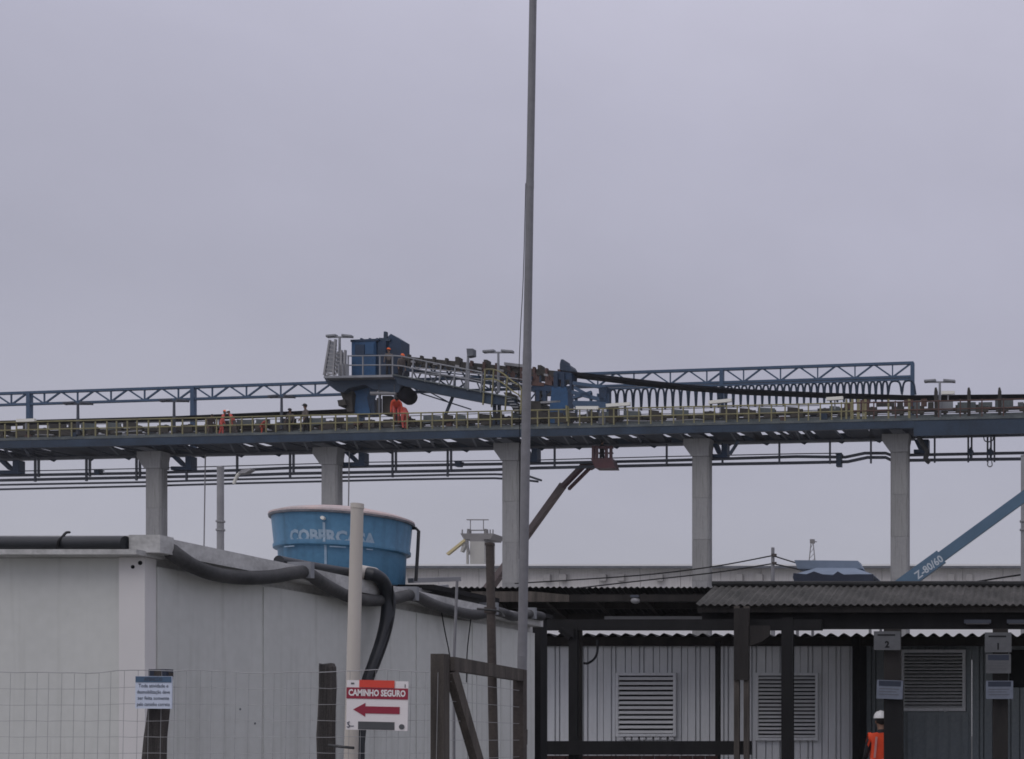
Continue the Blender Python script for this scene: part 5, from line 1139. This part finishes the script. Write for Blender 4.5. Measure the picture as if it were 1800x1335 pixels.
tag(build(MB().tube(smooth_path([P(1050, 1125, 20.9), P(1050, 1145, 20.9), P(1045, 1158, 20.9), P(1034, 1166, 20.9), P(1026, 1166, 20.9)], 4), 0.022, 8), 'hanging_hose', m['hose'], None, True), 'black hose end curling below the shed roof beside the black post', 'hose')

# metal workshop behind the shed
YB1, YB2 = 21.4, 22.3
ws = thing('metal_workshop', 'low workshop clad in pale blue white metal sheets behind the open shed', 'building', Vector((-4.5, 23.5, 0)))
hW = zof(1119, YB1)
def panel_mesh(w, h, mat, name='wall_panel'):
    mb = MB(); prof = [(0, 0), (0.13, 0), (0.132, 0.05), (0.156, 0.05), (0.158, 0), (0.212, 0), (0.214, 0.05), (0.238, 0.05), (0.24, 0), (0.388, 0), (0.39, 0.05), (0.408, 0.05), (0.41, 0), (w - 0.012, 0), (w - 0.012, 0.07), (0, 0.07)]
    mb.prism([Vector((a, b, 0)) for a, b in prof], Z * h); me, _ = mesh_of(mb, name, mat, origin=Vector((0, 0, 0))); return me
w1 = 0.52; pmA = panel_mesh(w1, hW - 0.02, m['sheet']); x0 = P(957, 0, YB1).x; x1 = P(1506, 0, YB1).x
n_ = int(math.ceil((x1 - x0) / w1)); 
for k in range(n_): inst('wall_panel', pmA, Vector((x1 - (k + 1) * w1, YB1, 0)), ws)
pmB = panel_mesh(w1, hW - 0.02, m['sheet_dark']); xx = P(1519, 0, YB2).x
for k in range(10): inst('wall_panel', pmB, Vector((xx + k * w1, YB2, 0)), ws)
vpost(1505, 1517, 1122, YB1 + 0.1, m['wood_black'], 'corner_post', ws, 0.9)  # black post standing in for the dark gap between the wall sections
build(MB().box(((x0 + xx + 5.2) / 2, YB1 - 0.10, zof(1128, YB1 - 0.1)), (xx + 5.2 - x0, 0.10, 16 * YB1 / F)), 'eave_shade_strip', m['shedwood'], ws)  # dark strip standing in for the roof edge's shading on the wall
# side wall return hiding the far left end
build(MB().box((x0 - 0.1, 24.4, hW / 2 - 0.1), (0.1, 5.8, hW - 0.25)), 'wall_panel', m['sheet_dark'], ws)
rm3 = corr_mesh(0.94, 5.6, 0.235, 0.034, 'roof_sheet', m['tin'], 8, 0.006)
for k in range(12): 
    o = inst('roof_sheet', rm3, Vector((x0 - 0.3 + k * 0.94, YB1 - 0.22, hW + 0.01)), ws); o.rotation_euler = (R(-1.2), 0, 0)
def louvre(u0, v0, u1, v1, Y, n, mat, label_mat, fr=0.05):
    a = P(u0, v0, Y); b = P(u1, v1, Y); w = b.x - a.x; h = a.z - b.z; yw = Y
    t_ = build(MB().box(((a.x + b.x) / 2, yw - 0.008, (a.z + b.z) / 2), (w, 0.02, h)), 'window', m['void'], ws)
    for (cx_, cz_, ww, hh) in (((a.x + b.x) / 2, a.z + fr / 2, w + 2 * fr, fr), ((a.x + b.x) / 2, b.z - fr / 2, w + 2 * fr, fr), (a.x - fr / 2, (a.z + b.z) / 2, fr, h), (b.x + fr / 2, (a.z + b.z) / 2, fr, h)):
        build(MB().box((cx_, yw - 0.03, cz_), (ww, 0.07, hh)), 'frame', label_mat, t_)
    for k in range(n):
        z_ = b.z + h * (k + 0.5) / n
        bl_ = MB().prism([Vector((a.x + 0.002, yw - 0.075, z_ - h / n * 0.44)), Vector((a.x + 0.002, yw - 0.022, z_ + h / n * 0.10)), Vector((a.x + 0.002, yw - 0.022, z_ + h / n * 0.20)), Vector((a.x + 0.002, yw - 0.085, z_ - h / n * 0.30))], (w - 0.004, 0, 0))
        build(bl_, 'slat', mat, t_)
louvre(1089, 1188, 1185, 1290, YB1 - 0.03, 12, m['louvre'], m['sheet'])
louvre(1334, 1188, 1434, 1297, YB1 - 0.03, 16, m['louvre'], m['sheet'])
louvre(1590, 1148, 1692, 1245, YB2 - 0.03, 16, m['louvre'], m['sheet'], 0.06)
# strip of plug vents under the first louvre
for k in range(8):
    c_ = P(1092 + k * 12.6, 1298, YB1 - 0.045); build(MB().box(c_, (0.09, 0.03, 0.05)), 'vent_block', m['louvre'], ws)
a = P(1596, 1252, YB2); b = P(1702, 1252, YB2)
dr = build(MB().box(((a.x + b.x) / 2, YB2 - 0.04, a.z / 2), (b.x - a.x, 0.04, a.z)), 'door', m['sheet_dark'], ws)
for k in range(5): build(MB().box((a.x + (b.x - a.x) * (k + 0.5) / 5, YB2 - 0.066, a.z / 2), (0.025, 0.012, a.z - 0.1)), 'door_rib', m['sheet_dark'], dr)
c_ = P(1790, 1185, YB2 - 0.03)
build(MB().box((c_.x, YB2 - 0.03, c_.z + 0.1), (0.34, 0.02, 0.72)), 'opening', m['void'], ws)

# notices on the shed posts
def paper(u0, v0, u1, v1, lab, mat, Y=18.33, ang=0.0, num=None, header=False, lines=3):
    t_, pn, mp_, rect, w, h = board('paper_notice', lab, 'notice', u0, v0, u1, v1, Y, ang, mat, 0.01)
    if header: rect('header', -0.42, 0.18, 0.42, 0.46, m['canopy_dark'])
    if num:
        text_part('lettering', num, 0.14, lambda x, y: mp_(x, y - 0.22 * h, 0.004), m['void'], pn, 0.006)
        rect('print_line', -0.36, 0.26, 0.30, 0.34, m['void'])
    else:
        for k in range(lines): rect('print_line', -0.4, 0.02 - 0.15 * k, 0.36 - 0.1 * (k % 2), 0.05 - 0.15 * k, m['signgrey'])
paper(1536, 1110, 1583, 1143, 'grey notice numbered 2 at the top of the left notice post', m['papergrey'], num='2')
paper(1541, 1196, 1587, 1229, 'pale blue notice curling below the grey one on the left notice post', m['paperblue'], header=True, ang=R(-2))
paper(1731, 1112, 1778, 1147, 'grey notice numbered 1 at the top of the right notice post', m['papergrey'], num='1')
paper(1733, 1150, 1777, 1184, 'dark headed notice midway on the right notice post', m['papergrey'], header=True)
paper(1733, 1197, 1781, 1229, 'pale blue notice lowest on the right notice post', m['paperblue'], header=True)

# the worker beside the notice post
person(P(1549, 1270 + H * F / 18.95, 18.95), R(205), 'worker in orange vest and white hard hat half hidden by a notice post', m['darkcloth'], m['darkcloth'], m['helmet'], scale=0.975, vest=True, seg=2, stride=0.06)

# ------------------------------------------------------------------ haze
hz = bpy.data.materials.new('haze_air'); hz.use_nodes = True; t = hz.node_tree; t.nodes.clear()
ho = t.nodes.new('ShaderNodeOutputMaterial'); hv = t.nodes.new('ShaderNodeVolumePrincipled')
hv.inputs['Color'].default_value = (0.93, 0.94, 0.97, 1); hv.inputs['Density'].default_value = 0.0003; hv.inputs['Anisotropy'].default_value = 0.0
t.links.new(hv.outputs[0], ho.inputs['Volume'])
hzb = build(MB().box((-30, 150, 19.0), (330, 330, 40.0)), 'haze', hz); hzb['kind'] = 'stuff'
